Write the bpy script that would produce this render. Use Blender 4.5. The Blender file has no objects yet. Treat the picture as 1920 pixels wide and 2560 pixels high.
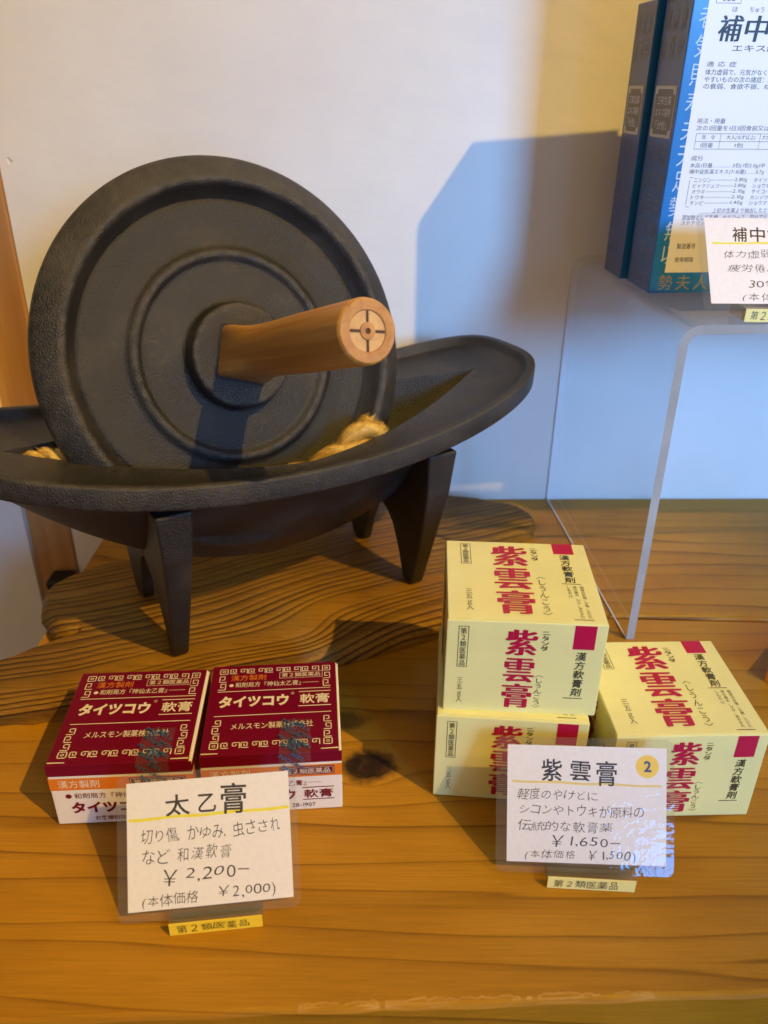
import bpy, bmesh, math, random
from mathutils import Vector, Matrix
random.seed(7)
SC = bpy.context.scene
COL = SC.collection
PI = math.pi
def R(a): return math.radians(a)

# ------------------------------------------------------------------ camera
cam = bpy.data.cameras.new('camera')
camo = bpy.data.objects.new('camera', cam); COL.objects.link(camo)
pitch, roll = 0.48294, 0.00816
Fv = Vector((0, math.cos(pitch), -math.sin(pitch))); Rv = Vector((1, 0, 0)); Uv = Rv.cross(Fv)
R2 = Rv*math.cos(roll)+Uv*math.sin(roll); U2 = Uv*math.cos(roll)-Rv*math.sin(roll)
M = Matrix((R2, U2, -Fv)).transposed().to_4x4(); M.translation = Vector((0, 0, 0.3077))
camo.matrix_world = M
cam.sensor_fit = 'VERTICAL'; cam.sensor_height = 36; cam.sensor_width = 36
cam.lens = 2026.66/2560*36
cam.clip_start = 0.01; cam.clip_end = 50
cam.dof.use_dof = True; cam.dof.focus_distance = 0.40; cam.dof.aperture_fstop = 10.5
SC.camera = camo

# ------------------------------------------------------------------ light
SC.view_settings.view_transform = 'Standard'; SC.view_settings.look = 'None'
SC.view_settings.exposure = 0; SC.view_settings.gamma = 1; SC.view_settings.use_curve_mapping = False
w = bpy.data.worlds.new('World'); SC.world = w; w.use_nodes = True
# the rest of the room as dim warm surroundings, brightest behind and to the right of the camera
_N, _L = w.node_tree.nodes, w.node_tree.links
_tc = _N.new('ShaderNodeTexCoord'); _dp = _N.new('ShaderNodeVectorMath'); _dp.operation = 'DOT_PRODUCT'
_dp.inputs[1].default_value = Vector((0.50, -0.85, 0.12)).normalized(); _L.new(_tc.outputs['Generated'], _dp.inputs[0])
_mr = _N.new('ShaderNodeMapRange'); _mr.interpolation_type = 'SMOOTHSTEP'
_mr.inputs[1].default_value = -0.1; _mr.inputs[2].default_value = 1.0; _mr.inputs[3].default_value = 0.10; _mr.inputs[4].default_value = 1.0
_L.new(_dp.outputs['Value'], _mr.inputs[0])
_sc = _N.new('ShaderNodeVectorMath'); _sc.operation = 'SCALE'; _sc.inputs[0].default_value = (1.0, 0.69, 0.43)
_sx = _N.new('ShaderNodeSeparateXYZ'); _L.new(_tc.outputs['Generated'], _sx.inputs[0])
_mz = _N.new('ShaderNodeMapRange'); _mz.interpolation_type = 'SMOOTHSTEP'
_mz.inputs[1].default_value = -0.35; _mz.inputs[2].default_value = 0.15; _mz.inputs[3].default_value = 0.12; _mz.inputs[4].default_value = 1.0
_L.new(_sx.outputs[2], _mz.inputs[0])
_mm = _N.new('ShaderNodeMath'); _mm.operation = 'MULTIPLY'; _L.new(_mr.outputs[0], _mm.inputs[0]); _L.new(_mz.outputs[0], _mm.inputs[1])
_L.new(_mm.outputs[0], _sc.inputs['Scale']); _L.new(_sc.outputs[0], _N['Background'].inputs[0])
_N['Background'].inputs[1].default_value = 0.66

def area(name, loc, target, sx, sy, col, energy, spread=180, shape='RECTANGLE'):
    l = bpy.data.lights.new(name, 'AREA'); l.shape = shape; l.size = sx; l.size_y = sy
    l.color = col; l.energy = energy; l.spread = R(spread)
    o = bpy.data.objects.new(name, l); COL.objects.link(o); o.location = loc
    d = (Vector(target)-Vector(loc)).normalized()
    o.rotation_euler = d.to_track_quat('-Z', 'Y').to_euler()
    return o
KDIR = Vector((0.518, -0.450, 0.726)).normalized()
KT = Vector((0.05, 0.42, 0.15))
def spot(name, loc, target, size, blend, radius, col, energy):
    l = bpy.data.lights.new(name, 'SPOT'); l.spot_size = R(size); l.spot_blend = blend; l.shadow_soft_size = radius; l.color = col; l.energy = energy
    o = bpy.data.objects.new(name, l); COL.objects.link(o); o.location = loc
    o.rotation_euler = (Vector(target)-Vector(loc)).normalized().to_track_quat('-Z', 'Y').to_euler()
spot('ceiling_spot_lamp', KT+KDIR*6.0, (-0.165, 0.475, 0.412), 12.9, 0.56, 0.035, (1.0, 0.625, 0.10), 1340)
area('window_daylight', (1.25, -1.55, 0.85), (0.37, 0.47, 0.20), 0.46, 0.6, (0.14, 0.46, 1.0), 2.75, 32)
area('card_glare_light', (0.66, -1.86, 0.27), (0.12, 0.24, 0.02), 0.28, 0.22, (0.05, 0.38, 1.0), 3.4, 180)  # added light, placed to give the right price card its blue glare

# ------------------------------------------------------------------ materials
def mat(name):
    m = bpy.data.materials.new(name); m.use_nodes = True
    return m, m.node_tree, m.node_tree.nodes, m.node_tree.links, m.node_tree.nodes['Principled BSDF']
def plain(name, col, rough=0.5, spec=0.5, coat=0, metal=0, var=0.0, bump=0.0, bscale=800, vscale=60, edge=None):
    m, t, N, L, P = mat(name)
    P.inputs['Base Color'].default_value = (*col, 1); P.inputs['Roughness'].default_value = rough
    P.inputs['Specular IOR Level'].default_value = spec; P.inputs['Coat Weight'].default_value = coat
    P.inputs['Coat Roughness'].default_value = 0.15; P.inputs['Metallic'].default_value = metal
    if var > 0:
        tc = N.new('ShaderNodeTexCoord'); n = N.new('ShaderNodeTexNoise'); n.inputs['Scale'].default_value = vscale
        n.inputs['Detail'].default_value = 5
        L.new(tc.outputs['Object'], n.inputs['Vector'])
        r = N.new('ShaderNodeMapRange'); r.inputs[1].default_value = 0.3; r.inputs[2].default_value = 0.7
        r.inputs[3].default_value = 1-var; r.inputs[4].default_value = 1+var*0.6
        L.new(n.outputs[0], r.inputs[0])
        mx = N.new('ShaderNodeVectorMath'); mx.operation = 'SCALE'; mx.inputs[0].default_value = col
        L.new(r.outputs[0], mx.inputs['Scale']); L.new(mx.outputs[0], P.inputs['Base Color'])
    if edge is not None:
        src = P.inputs['Base Color'].links[0].from_socket if P.inputs['Base Color'].is_linked else None
        g = N.new('ShaderNodeNewGeometry'); tc = N.new('ShaderNodeTexCoord'); en = N.new('ShaderNodeTexNoise'); en.inputs['Scale'].default_value = 350; en.inputs['Detail'].default_value = 4
        L.new(tc.outputs['Object'], en.inputs['Vector'])
        f = mth(N, L, 'MULTIPLY', ramp(N, L, g.outputs['Pointiness'], [(0.52, (0, 0, 0)), (0.60, (1, 1, 1))]), ramp(N, L, en.outputs[0], [(0.40, (0.1, 0.1, 0.1)), (0.60, (0.9, 0.9, 0.9))]))
        me_ = N.new('ShaderNodeMix'); me_.data_type = 'RGBA'; L.new(f, me_.inputs['Factor']); me_.inputs[7].default_value = (*edge, 1)
        if src: L.new(src, me_.inputs[6])
        else: me_.inputs[6].default_value = (*col, 1)
        L.new(me_.outputs[2], P.inputs['Base Color'])
    if bump > 0:
        tc = N.new('ShaderNodeTexCoord'); n = N.new('ShaderNodeTexNoise'); n.inputs['Scale'].default_value = bscale
        n.inputs['Detail'].default_value = 4
        L.new(tc.outputs['Object'], n.inputs['Vector'])
        b = N.new('ShaderNodeBump'); b.inputs['Strength'].default_value = bump; b.inputs['Distance'].default_value = 0.0006
        L.new(n.outputs[0], b.inputs['Height']); L.new(b.outputs[0], P.inputs['Normal'])
    return m

def mth(N, L, op, a, b=None, clamp=False):
    n = N.new('ShaderNodeMath'); n.operation = op; n.use_clamp = clamp
    for i, v in ((0, a), (1, b)):
        if v is None: continue
        if isinstance(v, (int, float)): n.inputs[i].default_value = v
        else: L.new(v, n.inputs[i])
    return n.outputs[0]

def ramp(N, L, fac, stops, interp='LINEAR'):
    r = N.new('ShaderNodeValToRGB'); r.color_ramp.interpolation = interp
    e = r.color_ramp.elements
    while len(e) < len(stops): e.new(0.5)
    for q, (p, c) in zip(e, stops):
        q.position = p; q.color = (*c, 1) if len(c) == 3 else c
    L.new(fac, r.inputs[0]); return r.outputs[0]

def wood_table(name, knots=(), phase=0.0, tint=1.0):
    # pale cedar plank: growth lines run along x, irregular spacing, deflected around knots
    m, t, N, L, P = mat(name)
    tc = N.new('ShaderNodeTexCoord'); sp = N.new('ShaderNodeSeparateXYZ'); L.new(tc.outputs['Object'], sp.inputs[0])
    X, Y, Z = sp.outputs
    wn = N.new('ShaderNodeTexNoise'); wn.inputs['Scale'].default_value = 1; wn.inputs['Detail'].default_value = 2
    mp = N.new('ShaderNodeMapping'); mp.inputs['Scale'].default_value = (2.2, 7, 7); mp.inputs['Location'].default_value = (phase, phase*2, 0)
    L.new(tc.outputs['Object'], mp.inputs[0]); L.new(mp.outputs[0], wn.inputs['Vector'])
    v = mth(N, L, 'ADD', Y, mth(N, L, 'MULTIPLY', mth(N, L, 'SUBTRACT', wn.outputs[0], 0.5), 0.011))
    v = mth(N, L, 'ADD', v, mth(N, L, 'MULTIPLY', Z, 0.6))
    kmask = None
    for (kx, ky, s, st) in knots:
        dx = mth(N, L, 'MULTIPLY', mth(N, L, 'SUBTRACT', X, kx), st)
        dy = mth(N, L, 'SUBTRACT', Y, ky)
        r2 = mth(N, L, 'ADD', mth(N, L, 'MULTIPLY', dx, dx), mth(N, L, 'MULTIPLY', dy, dy))
        r2 = mth(N, L, 'ADD', r2, 1e-6)
        f = mth(N, L, 'DIVIDE', s*s, mth(N, L, 'ADD', r2, s*s*0.25))
        f = mth(N, L, 'MULTIPLY', f, mth(N, L, 'SUBTRACT', 1.0, mth(N, L, 'MULTIPLY', r2, 1/(s*9)**2), True))
        v = mth(N, L, 'SUBTRACT', v, mth(N, L, 'MULTIPLY', dy, mth(N, L, 'MINIMUM', f, 1.6)))
        k = mth(N, L, 'SQRT', r2)
        kn = N.new('ShaderNodeTexNoise'); kn.inputs['Scale'].default_value = 130; kn.inputs['Detail'].default_value = 4; L.new(tc.outputs['Object'], kn.inputs['Vector'])
        k = mth(N, L, 'MULTIPLY', k, mth(N, L, 'ADD', mth(N, L, 'MULTIPLY', kn.outputs[0], 1.1), 0.45))
        kk = N.new('ShaderNodeMapRange'); kk.inputs[1].default_value = s*0.62; kk.inputs[2].default_value = s*1.05
        kk.inputs[3].default_value = 1; kk.inputs[4].default_value = 0; L.new(k, kk.inputs[0])
        ring = mth(N, L, 'SINE', mth(N, L, 'MULTIPLY', k, 2*PI/(s*0.28)))
        ring = mth(N, L, 'ADD', mth(N, L, 'MULTIPLY', kn.outputs[0], 0.5), 0.68)
        ring = mth(N, L, 'MULTIPLY', ring, 1.0 if s > 0.01 else 0.62)
        kv = mth(N, L, 'MULTIPLY', kk.outputs[0], ring)
        kmask = kv if kmask is None else mth(N, L, 'MAXIMUM', kmask, kv)
    # irregular rings: 1D noise of v
    cb = N.new('ShaderNodeCombineXYZ'); L.new(v, cb.inputs[1]); L.new(mth(N, L, 'MULTIPLY', X, 0.06), cb.inputs[0]); cb.inputs[2].default_value = phase
    n1 = N.new('ShaderNodeTexNoise'); n1.inputs['Scale'].default_value = 42; n1.inputs['Detail'].default_value = 2.5; n1.inputs['Roughness'].default_value = 0.55
    L.new(cb.outputs[0], n1.inputs['Vector'])
    ph = mth(N, L, 'ADD', mth(N, L, 'MULTIPLY', v, 58), mth(N, L, 'MULTIPLY', n1.outputs[0], 2.6))
    fr = mth(N, L, 'FRACT', ph)
    line = ramp(N, L, fr, [(0, (0, 0, 0)), (0.62, (0.04, 0.04, 0.04)), (0.86, (0.35, 0.35, 0.35)), (0.955, (1, 1, 1)), (0.985, (0.25, 0.25, 0.25)), (1, (0, 0, 0))])
    wv = N.new('ShaderNodeTexNoise'); wv.inputs['Scale'].default_value = 14; L.new(cb.outputs[0], wv.inputs['Vector'])
    line = mth(N, L, 'MULTIPLY', line, mth(N, L, 'ADD', mth(N, L, 'MULTIPLY', wv.outputs[0], 1.9), -0.2, True))
    # fine fibre
    fb = N.new('ShaderNodeTexNoise'); fb.inputs['Scale'].default_value = 1; fb.inputs['Detail'].default_value = 6; fb.inputs['Roughness'].default_value = 0.7
    mp2 = N.new('ShaderNodeMapping'); mp2.inputs['Scale'].default_value = (26, 900, 900); L.new(tc.outputs['Object'], mp2.inputs[0]); L.new(mp2.outputs[0], fb.inputs['Vector'])
    bl = N.new('ShaderNodeTexNoise'); bl.inputs['Scale'].default_value = 22; bl.inputs['Detail'].default_value = 5
    mp3 = N.new('ShaderNodeMapping'); mp3.inputs['Scale'].default_value = (0.5, 1.2, 1); L.new(tc.outputs['Object'], mp3.inputs[0]); L.new(mp3.outputs[0], bl.inputs['Vector'])
    base = ramp(N, L, bl.outputs[0], [(0.25, (0.36*tint, 0.165*tint, 0.009*tint)), (0.5, (0.44*tint, 0.212*tint, 0.013*tint)), (0.75, (0.50*tint, 0.252*tint, 0.020*tint))])
    mx = N.new('ShaderNodeMix'); mx.data_type = 'RGBA'; mx.blend_type = 'MIX'
    L.new(mth(N, L, 'MULTIPLY', line, 0.85), mx.inputs['Factor']); L.new(base, mx.inputs[6]); mx.inputs[7].default_value = (0.135*tint, 0.052*tint, 0.004*tint, 1)
    out = mx.outputs[2]
    m2 = N.new('ShaderNodeMix'); m2.data_type = 'RGBA'; m2.blend_type = 'MULTIPLY'; m2.inputs['Factor'].default_value = 1
    fbr = N.new('ShaderNodeMapRange'); fbr.inputs[1].default_value = 0.3; fbr.inputs[2].default_value = 0.7; fbr.inputs[3].default_value = 0.80; fbr.inputs[4].default_value = 1.12
    L.new(fb.outputs[0], fbr.inputs[0]); L.new(out, m2.inputs[6]); L.new(fbr.outputs[0], m2.inputs[7]); out = m2.outputs[2]
    if kmask is not None:
        m3 = N.new('ShaderNodeMix'); m3.data_type = 'RGBA'; L.new(mth(N, L, 'MULTIPLY', kmask, 1.05, True), m3.inputs['Factor'])
        L.new(out, m3.inputs[6]); m3.inputs[7].default_value = (0.020, 0.011, 0.007, 1); out = m3.outputs[2]
    L.new(out, P.inputs['Base Color'])
    P.inputs['Roughness'].default_value = 0.45; P.inputs['Specular IOR Level'].default_value = 0.22
    b = N.new('ShaderNodeBump'); b.inputs['Strength'].default_value = 0.35; b.inputs['Distance'].default_value = 0.0006
    hh = mth(N, L, 'SUBTRACT', mth(N, L, 'MULTIPLY', fb.outputs[0], 0.5), mth(N, L, 'MULTIPLY', line, 0.8))
    L.new(hh, b.inputs['Height']); L.new(b.outputs[0], P.inputs['Normal'])
    return m

def wood_board(name):
    # weathered live-edge board: bold dark latewood lines that sweep and bend
    m, t, N, L, P = mat(name)
    tc = N.new('ShaderNodeTexCoord'); sp = N.new('ShaderNodeSeparateXYZ'); L.new(tc.outputs['Object'], sp.inputs[0])
    X, Y, Z = sp.outputs
    # across-grain coordinate: board runs at ~28 degrees, with a swelling bend and a cathedral near the front
    a = R(25)
    u = mth(N, L, 'ADD', mth(N, L, 'MULTIPLY', X, math.cos(a)), mth(N, L, 'MULTIPLY', Y, math.sin(a)))
    v = mth(N, L, 'SUBTRACT', mth(N, L, 'MULTIPLY', Y, math.cos(a)), mth(N, L, 'MULTIPLY', X, math.sin(a)))
    wn = N.new('ShaderNodeTexNoise'); wn.inputs['Scale'].default_value = 7; wn.inputs['Detail'].default_value = 2; wn.inputs['Roughness'].default_value = 0.4
    L.new(tc.outputs['Object'], wn.inputs['Vector'])
    v = mth(N, L, 'ADD', v, mth(N, L, 'MULTIPLY', mth(N, L, 'SUBTRACT', wn.outputs[0], 0.5), 0.034))
    v = mth(N, L, 'ADD', v, mth(N, L, 'MULTIPLY', mth(N, L, 'SINE', mth(N, L, 'MULTIPLY', u, 24)), 0.005))
    # cathedral swirl centred near (-0.03, 0.41)
    dx = mth(N, L, 'ADD', X, 0.045); dy = mth(N, L, 'SUBTRACT', Y, 0.392)
    r2 = mth(N, L, 'ADD', mth(N, L, 'MULTIPLY', dx, dx), mth(N, L, 'MULTIPLY', mth(N, L, 'MULTIPLY', dy, dy), 2.2))
    g = mth(N, L, 'POWER', 2.718, mth(N, L, 'MULTIPLY', r2, -1/(0.042**2)))
    v = mth(N, L, 'ADD', v, mth(N, L, 'MULTIPLY', g, 0.016))
    v = mth(N, L, 'ADD', v, mth(N, L, 'MULTIPLY', Z, 0.9))
    cb = N.new('ShaderNodeCombineXYZ'); L.new(v, cb.inputs[1])
    n1 = N.new('ShaderNodeTexNoise'); n1.inputs['Scale'].default_value = 60; n1.inputs['Detail'].default_value = 1
    L.new(cb.outputs[0], n1.inputs['Vector'])
    fr = mth(N, L, 'FRACT', mth(N, L, 'ADD', mth(N, L, 'MULTIPLY', v, 165), mth(N, L, 'MULTIPLY', n1.outputs[0], 3.6)))
    line = ramp(N, L, fr, [(0, (0.15, 0.15, 0.15)), (0.12, (0, 0, 0)), (0.5, (0.08, 0.08, 0.08)), (0.78, (0.55, 0.55, 0.55)), (0.92, (1, 1, 1)), (1, (0.15, 0.15, 0.15))])
    lv = N.new('ShaderNodeTexNoise'); lv.inputs['Scale'].default_value = 75; lv.inputs['Detail'].default_value = 2; cb2 = N.new('ShaderNodeCombineXYZ'); L.new(v, cb2.inputs[1]); L.new(mth(N, L, 'MULTIPLY', u, 0.12), cb2.inputs[0]); L.new(cb2.outputs[0], lv.inputs['Vector'])
    line = mth(N, L, 'MULTIPLY', line, mth(N, L, 'ADD', mth(N, L, 'MULTIPLY', lv.outputs[0], 2.4), -0.25, True))
    fb = N.new('ShaderNodeTexNoise'); fb.inputs['Scale'].default_value = 1; fb.inputs['Detail'].default_value = 6
    mp2 = N.new('ShaderNodeMapping'); mp2.inputs['Rotation'].default_value = (0, 0, -a); mp2.inputs['Scale'].default_value = (40, 900, 600)
    L.new(tc.outputs['Object'], mp2.inputs[0]); L.new(mp2.outputs[0], fb.inputs['Vector'])
    bl = N.new('ShaderNodeTexNoise'); bl.inputs['Scale'].default_value = 16; bl.inputs['Detail'].default_value = 4; L.new(tc.outputs['Object'], bl.inputs['Vector'])
    base = ramp(N, L, bl.outputs[0], [(0.3, (0.20, 0.095, 0.010)), (0.55, (0.28, 0.140, 0.017)), (0.75, (0.35, 0.185, 0.026))])
    mx = N.new('ShaderNodeMix'); mx.data_type = 'RGBA'; L.new(mth(N, L, 'MULTIPLY', line, 1.1, True), mx.inputs['Factor'])
    L.new(base, mx.inputs[6]); mx.inputs[7].default_value = (0.045, 0.020, 0.006, 1)
    m2 = N.new('ShaderNodeMix'); m2.data_type = 'RGBA'; m2.blend_type = 'MULTIPLY'; m2.inputs['Factor'].default_value = 1
    fbr = N.new('ShaderNodeMapRange'); fbr.inputs[1].default_value = 0.3; fbr.inputs[2].default_value = 0.7; fbr.inputs[3].default_value = 0.72; fbr.inputs[4].default_value = 1.15
    L.new(fb.outputs[0], fbr.inputs[0]); L.new(mx.outputs[2], m2.inputs[6]); L.new(fbr.outputs[0], m2.inputs[7])
    L.new(m2.outputs[2], P.inputs['Base Color'])
    P.inputs['Roughness'].default_value = 0.55; P.inputs['Specular IOR Level'].default_value = 0.2
    b = N.new('ShaderNodeBump'); b.inputs['Strength'].default_value = 0.7; b.inputs['Distance'].default_value = 0.0012
    L.new(mth(N, L, 'SUBTRACT', mth(N, L, 'MULTIPLY', fb.outputs[0], 0.35), line), b.inputs['Height']); L.new(b.outputs[0], P.inputs['Normal'])
    return m

def wood_simple(name, c0, c1, axis, rough=0.4, sc=(1, 1, 1)):
    m, t, N, L, P = mat(name)
    tc = N.new('ShaderNodeTexCoord'); mp = N.new('ShaderNodeMapping'); mp.inputs['Scale'].default_value = sc
    L.new(tc.outputs['Object'], mp.inputs[0])
    n = N.new('ShaderNodeTexNoise'); n.inputs['Scale'].default_value = 1; n.inputs['Detail'].default_value = 6; n.inputs['Distortion'].default_value = 0.6
    L.new(mp.outputs[0], n.inputs['Vector'])
    c = ramp(N, L, n.outputs[0], [(0.28, c0), (0.72, c1)]); L.new(c, P.inputs['Base Color'])
    P.inputs['Roughness'].default_value = rough; P.inputs['Specular IOR Level'].default_value = 0.4
    b = N.new('ShaderNodeBump'); b.inputs['Strength'].default_value = 0.25; b.inputs['Distance'].default_value = 0.0004
    L.new(n.outputs[0], b.inputs['Height']); L.new(b.outputs[0], P.inputs['Normal'])
    return m

def iron(name, wr=0.3):
    m, t, N, L, P = mat(name)
    tc = N.new('ShaderNodeTexCoord')
    n = N.new('ShaderNodeTexNoise'); n.inputs['Scale'].default_value = 950; n.inputs['Detail'].default_value = 3; n.inputs['Roughness'].default_value = 0.65
    n2 = N.new('ShaderNodeTexNoise'); n2.inputs['Scale'].default_value = 28; n2.inputs['Detail'].default_value = 5
    for q in (n, n2): L.new(tc.outputs['Object'], q.inputs['Vector'])
    c = ramp(N, L, n2.outputs[0], [(0.3, (0.009, 0.0083, 0.0074)), (0.52, (0.017, 0.0152, 0.013)), (0.72, (0.040, 0.034, 0.026))])
    ge_ = N.new('ShaderNodeNewGeometry'); n3 = N.new('ShaderNodeTexNoise'); n3.inputs['Scale'].default_value = 220; n3.inputs['Detail'].default_value = 4; L.new(tc.outputs['Object'], n3.inputs['Vector'])
    wear = mth(N, L, 'MULTIPLY', ramp(N, L, ge_.outputs['Pointiness'], [(0.505, (0, 0, 0)), (0.56, (1, 1, 1))]), ramp(N, L, n3.outputs[0], [(0.38, (0, 0, 0)), (0.62, (1, 1, 1))]))
    mw = N.new('ShaderNodeMix'); mw.data_type = 'RGBA'; L.new(mth(N, L, 'MULTIPLY', wear, wr), mw.inputs['Factor']); L.new(c, mw.inputs[6]); mw.inputs[7].default_value = (0.115, 0.100, 0.078, 1)
    # rubbed powder and rust bloom in patches
    rb = ramp(N, L, n3.outputs[0], [(0.60, (0, 0, 0)), (0.74, (1, 1, 1))]); rb = mth(N, L, 'MULTIPLY', rb, ramp(N, L, n2.outputs[0], [(0.48, (0, 0, 0)), (0.64, (0.55, 0.55, 0.55))]))
    mu = N.new('ShaderNodeMix'); mu.data_type = 'RGBA'; L.new(rb, mu.inputs['Factor']); L.new(mw.outputs[2], mu.inputs[6]); mu.inputs[7].default_value = (0.085, 0.062, 0.036, 1)
    L.new(mu.outputs[2], P.inputs['Base Color'])
    r = N.new('ShaderNodeMapRange'); r.inputs[1].default_value = 0.3; r.inputs[2].default_value = 0.7; r.inputs[3].default_value = 0.34; r.inputs[4].default_value = 0.50
    L.new(n2.outputs[0], r.inputs[0]); L.new(r.outputs[0], P.inputs['Roughness'])
    P.inputs['Specular IOR Level'].default_value = 0.62
    b = N.new('ShaderNodeBump'); b.inputs['Strength'].default_value = 1.0; b.inputs['Distance'].default_value = 0.0008
    L.new(mth(N, L, 'ADD', n.outputs[0], mth(N, L, 'MULTIPLY', n2.outputs[0], 0.5)), b.inputs['Height']); L.new(b.outputs[0], P.inputs['Normal'])
    return m

def plaster(name):
    m, t, N, L, P = mat(name)
    tc = N.new('ShaderNodeTexCoord')
    n = N.new('ShaderNodeTexNoise'); n.inputs['Scale'].default_value = 9; n.inputs['Detail'].default_value = 7; n.inputs['Roughness'].default_value = 0.55
    L.new(tc.outputs['Object'], n.inputs['Vector'])
    c = ramp(N, L, n.outputs[0], [(0.3, (0.76, 0.745, 0.72)), (0.7, (0.84, 0.83, 0.81))])
    vo = N.new('ShaderNodeTexVoronoi'); vo.inputs['Scale'].default_value = 30; L.new(tc.outputs['Object'], vo.inputs['Vector'])
    dn = N.new('ShaderNodeTexNoise'); dn.inputs['Scale'].default_value = 90; dn.inputs['Detail'].default_value = 3; L.new(tc.outputs['Object'], dn.inputs['Vector'])
    dd = mth(N, L, 'ADD', vo.outputs['Distance'], mth(N, L, 'MULTIPLY', dn.outputs[0], 0.75))
    pit = ramp(N, L, dd, [(0.34, (1, 1, 1)), (0.385, (0, 0, 0))])
    mk = N.new('ShaderNodeTexNoise'); mk.inputs['Scale'].default_value = 11; L.new(tc.outputs['Object'], mk.inputs['Vector'])
    L.new(c, P.inputs['Base Color']); P.inputs['Roughness'].default_value = 0.9; P.inputs['Specular IOR Level'].default_value = 0.2
    b = N.new('ShaderNodeBump'); b.inputs['Strength'].default_value = 0.5; b.inputs['Distance'].default_value = 0.006
    sv = N.new('ShaderNodeTexNoise'); sv.inputs['Scale'].default_value = 1; sv.inputs['Detail'].default_value = 6
    mp = N.new('ShaderNodeMapping'); mp.inputs['Rotation'].default_value = (0, 0.6, 0); mp.inputs['Scale'].default_value = (26, 26, 60); L.new(tc.outputs['Object'], mp.inputs[0]); L.new(mp.outputs[0], sv.inputs['Vector'])
    hh = mth(N, L, 'SUBTRACT', mth(N, L, 'MULTIPLY', sv.outputs[0], 0.28), mth(N, L, 'MULTIPLY', pit, 0.25))
    L.new(hh, b.inputs['Height']); L.new(b.outputs[0], P.inputs['Normal'])
    return m

def clear(name, tint=(0.97, 0.98, 0.99), gl=0.04, rough=0.02, bump=0.0, bscale=90, haze=0.0, hazecol=(0.8, 0.85, 0.9)):
    # clear plastic: light passes straight through, the surface adds its own gloss
    m, t, N, L, P = mat(name); N.remove(P)
    o = N['Material Output']
    tr = N.new('ShaderNodeBsdfTransparent'); tr.inputs[0].default_value = (*tint, 1)
    g = N.new('ShaderNodeBsdfGlossy'); g.inputs['Roughness'].default_value = rough
    fr = N.new('ShaderNodeLayerWeight'); fr.inputs[0].default_value = 0.5
    fo = mth(N, L, 'ADD', mth(N, L, 'MULTIPLY', mth(N, L, 'POWER', fr.outputs['Facing'], 5.0), 0.75), 0.035)
    mx = N.new('ShaderNodeMixShader')
    if haze > 0:
        d = N.new('ShaderNodeBsdfDiffuse'); d.inputs[0].default_value = (*hazecol, 1)
        h = N.new('ShaderNodeMixShader'); h.inputs[0].default_value = haze
        L.new(tr.outputs[0], h.inputs[1]); L.new(d.outputs[0], h.inputs[2]); src = h.outputs[0]
    else: src = tr.outputs[0]
    if bump > 0:
        tc = N.new('ShaderNodeTexCoord'); n = N.new('ShaderNodeTexNoise'); n.inputs['Scale'].default_value = bscale; n.inputs['Detail'].default_value = 2
        L.new(tc.outputs['Object'], n.inputs['Vector'])
        b = N.new('ShaderNodeBump'); b.inputs['Strength'].default_value = bump; b.inputs['Distance'].default_value = 0.001
        L.new(n.outputs[0], b.inputs['Height']); L.new(b.outputs[0], g.inputs['Normal']); L.new(b.outputs[0], fr.inputs['Normal'])
    L.new(fo, mx.inputs[0]); L.new(src, mx.inputs[1]); L.new(g.outputs[0], mx.inputs[2])
    L.new(mx.outputs[0], o.inputs['Surface'])
    return m

IRON = iron('cast_iron', 0.28)
IRONW = iron('cast_iron_wheel', 0.55)
IRONL = iron('cast_iron_legs', 0.0)
PLASTER = plaster('white_plaster')
TABLE_F = wood_table('cedar_front_plank', [(-0.0075, 0.3070, 0.0125, 0.75), (-0.022, 0.3405, 0.0085, 0.55)], 0.0)
TABLE_B = wood_table('cedar_back_plank', [], 3.7, 0.98)
BOARD = wood_board('weathered_board')
POST = wood_simple('post_wood', (0.36, 0.17, 0.055), (0.56, 0.31, 0.12), 2, 0.55, (60, 60, 3))
HANDLE = wood_simple('handle_wood', (0.40, 0.180, 0.030), (0.62, 0.330, 0.080), 2, 0.40, (300, 300, 9))
HEND = wood_simple('handle_end_wood', (0.36, 0.17, 0.058), (0.52, 0.28, 0.11), 2, 0.5, (200, 200, 60))
HINLAY = wood_simple('handle_inlay_wood', (0.50, 0.30, 0.13), (0.66, 0.43, 0.20), 2, 0.5, (200, 200, 60))
NOTCH = plain('dark_notch', (0.08, 0.035, 0.015), 0.7)
PALECHIP = wood_simple('chipped_wood', (0.40, 0.19, 0.018), (0.56, 0.31, 0.06), 0, 0.6, (90, 300, 300))
YELLOW = plain('pale_yellow_card', (0.78, 0.765, 0.35), 0.30, 0.4, 0.1, var=0.05, vscale=40, bump=0.10, bscale=120)
MAGENTA = plain('magenta_ink', (0.46, 0.004, 0.060), 0.35, 0.5, 0.2)
BLACK = plain('black_ink', (0.015, 0.014, 0.014), 0.45)
GREYINK = plain('pencil_ink', (0.014, 0.013, 0.015), 0.6)
MAROON = plain('maroon_card', (0.165, 0.002, 0.022), 0.38, 0.15, 0.0, var=0.06, vscale=40, bump=0.08, bscale=120)
CREAM = plain('cream_ink', (0.80, 0.72, 0.58), 0.4)
ORANGE = plain('orange_ink', (0.72, 0.20, 0.018), 0.38, 0.5, 0.2)
WHITECARD = plain('white_card', (0.80, 0.78, 0.76), 0.38, 0.5, 0.15, var=0.03)
TAPEBLUE = plain('tape_blue_ink', (0.035, 0.12, 0.27), 0.35)
TAPE = clear('clear_tape', (0.97, 0.97, 0.97), rough=0.12, bump=0.1, haze=0.03)
PAPER = plain('card_paper', (0.82, 0.80, 0.80), 0.55, 0.4, var=0.04, vscale=500)
HILITE_Y = plain('yellow_marker', (0.80, 0.74, 0.03), 0.6)
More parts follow.
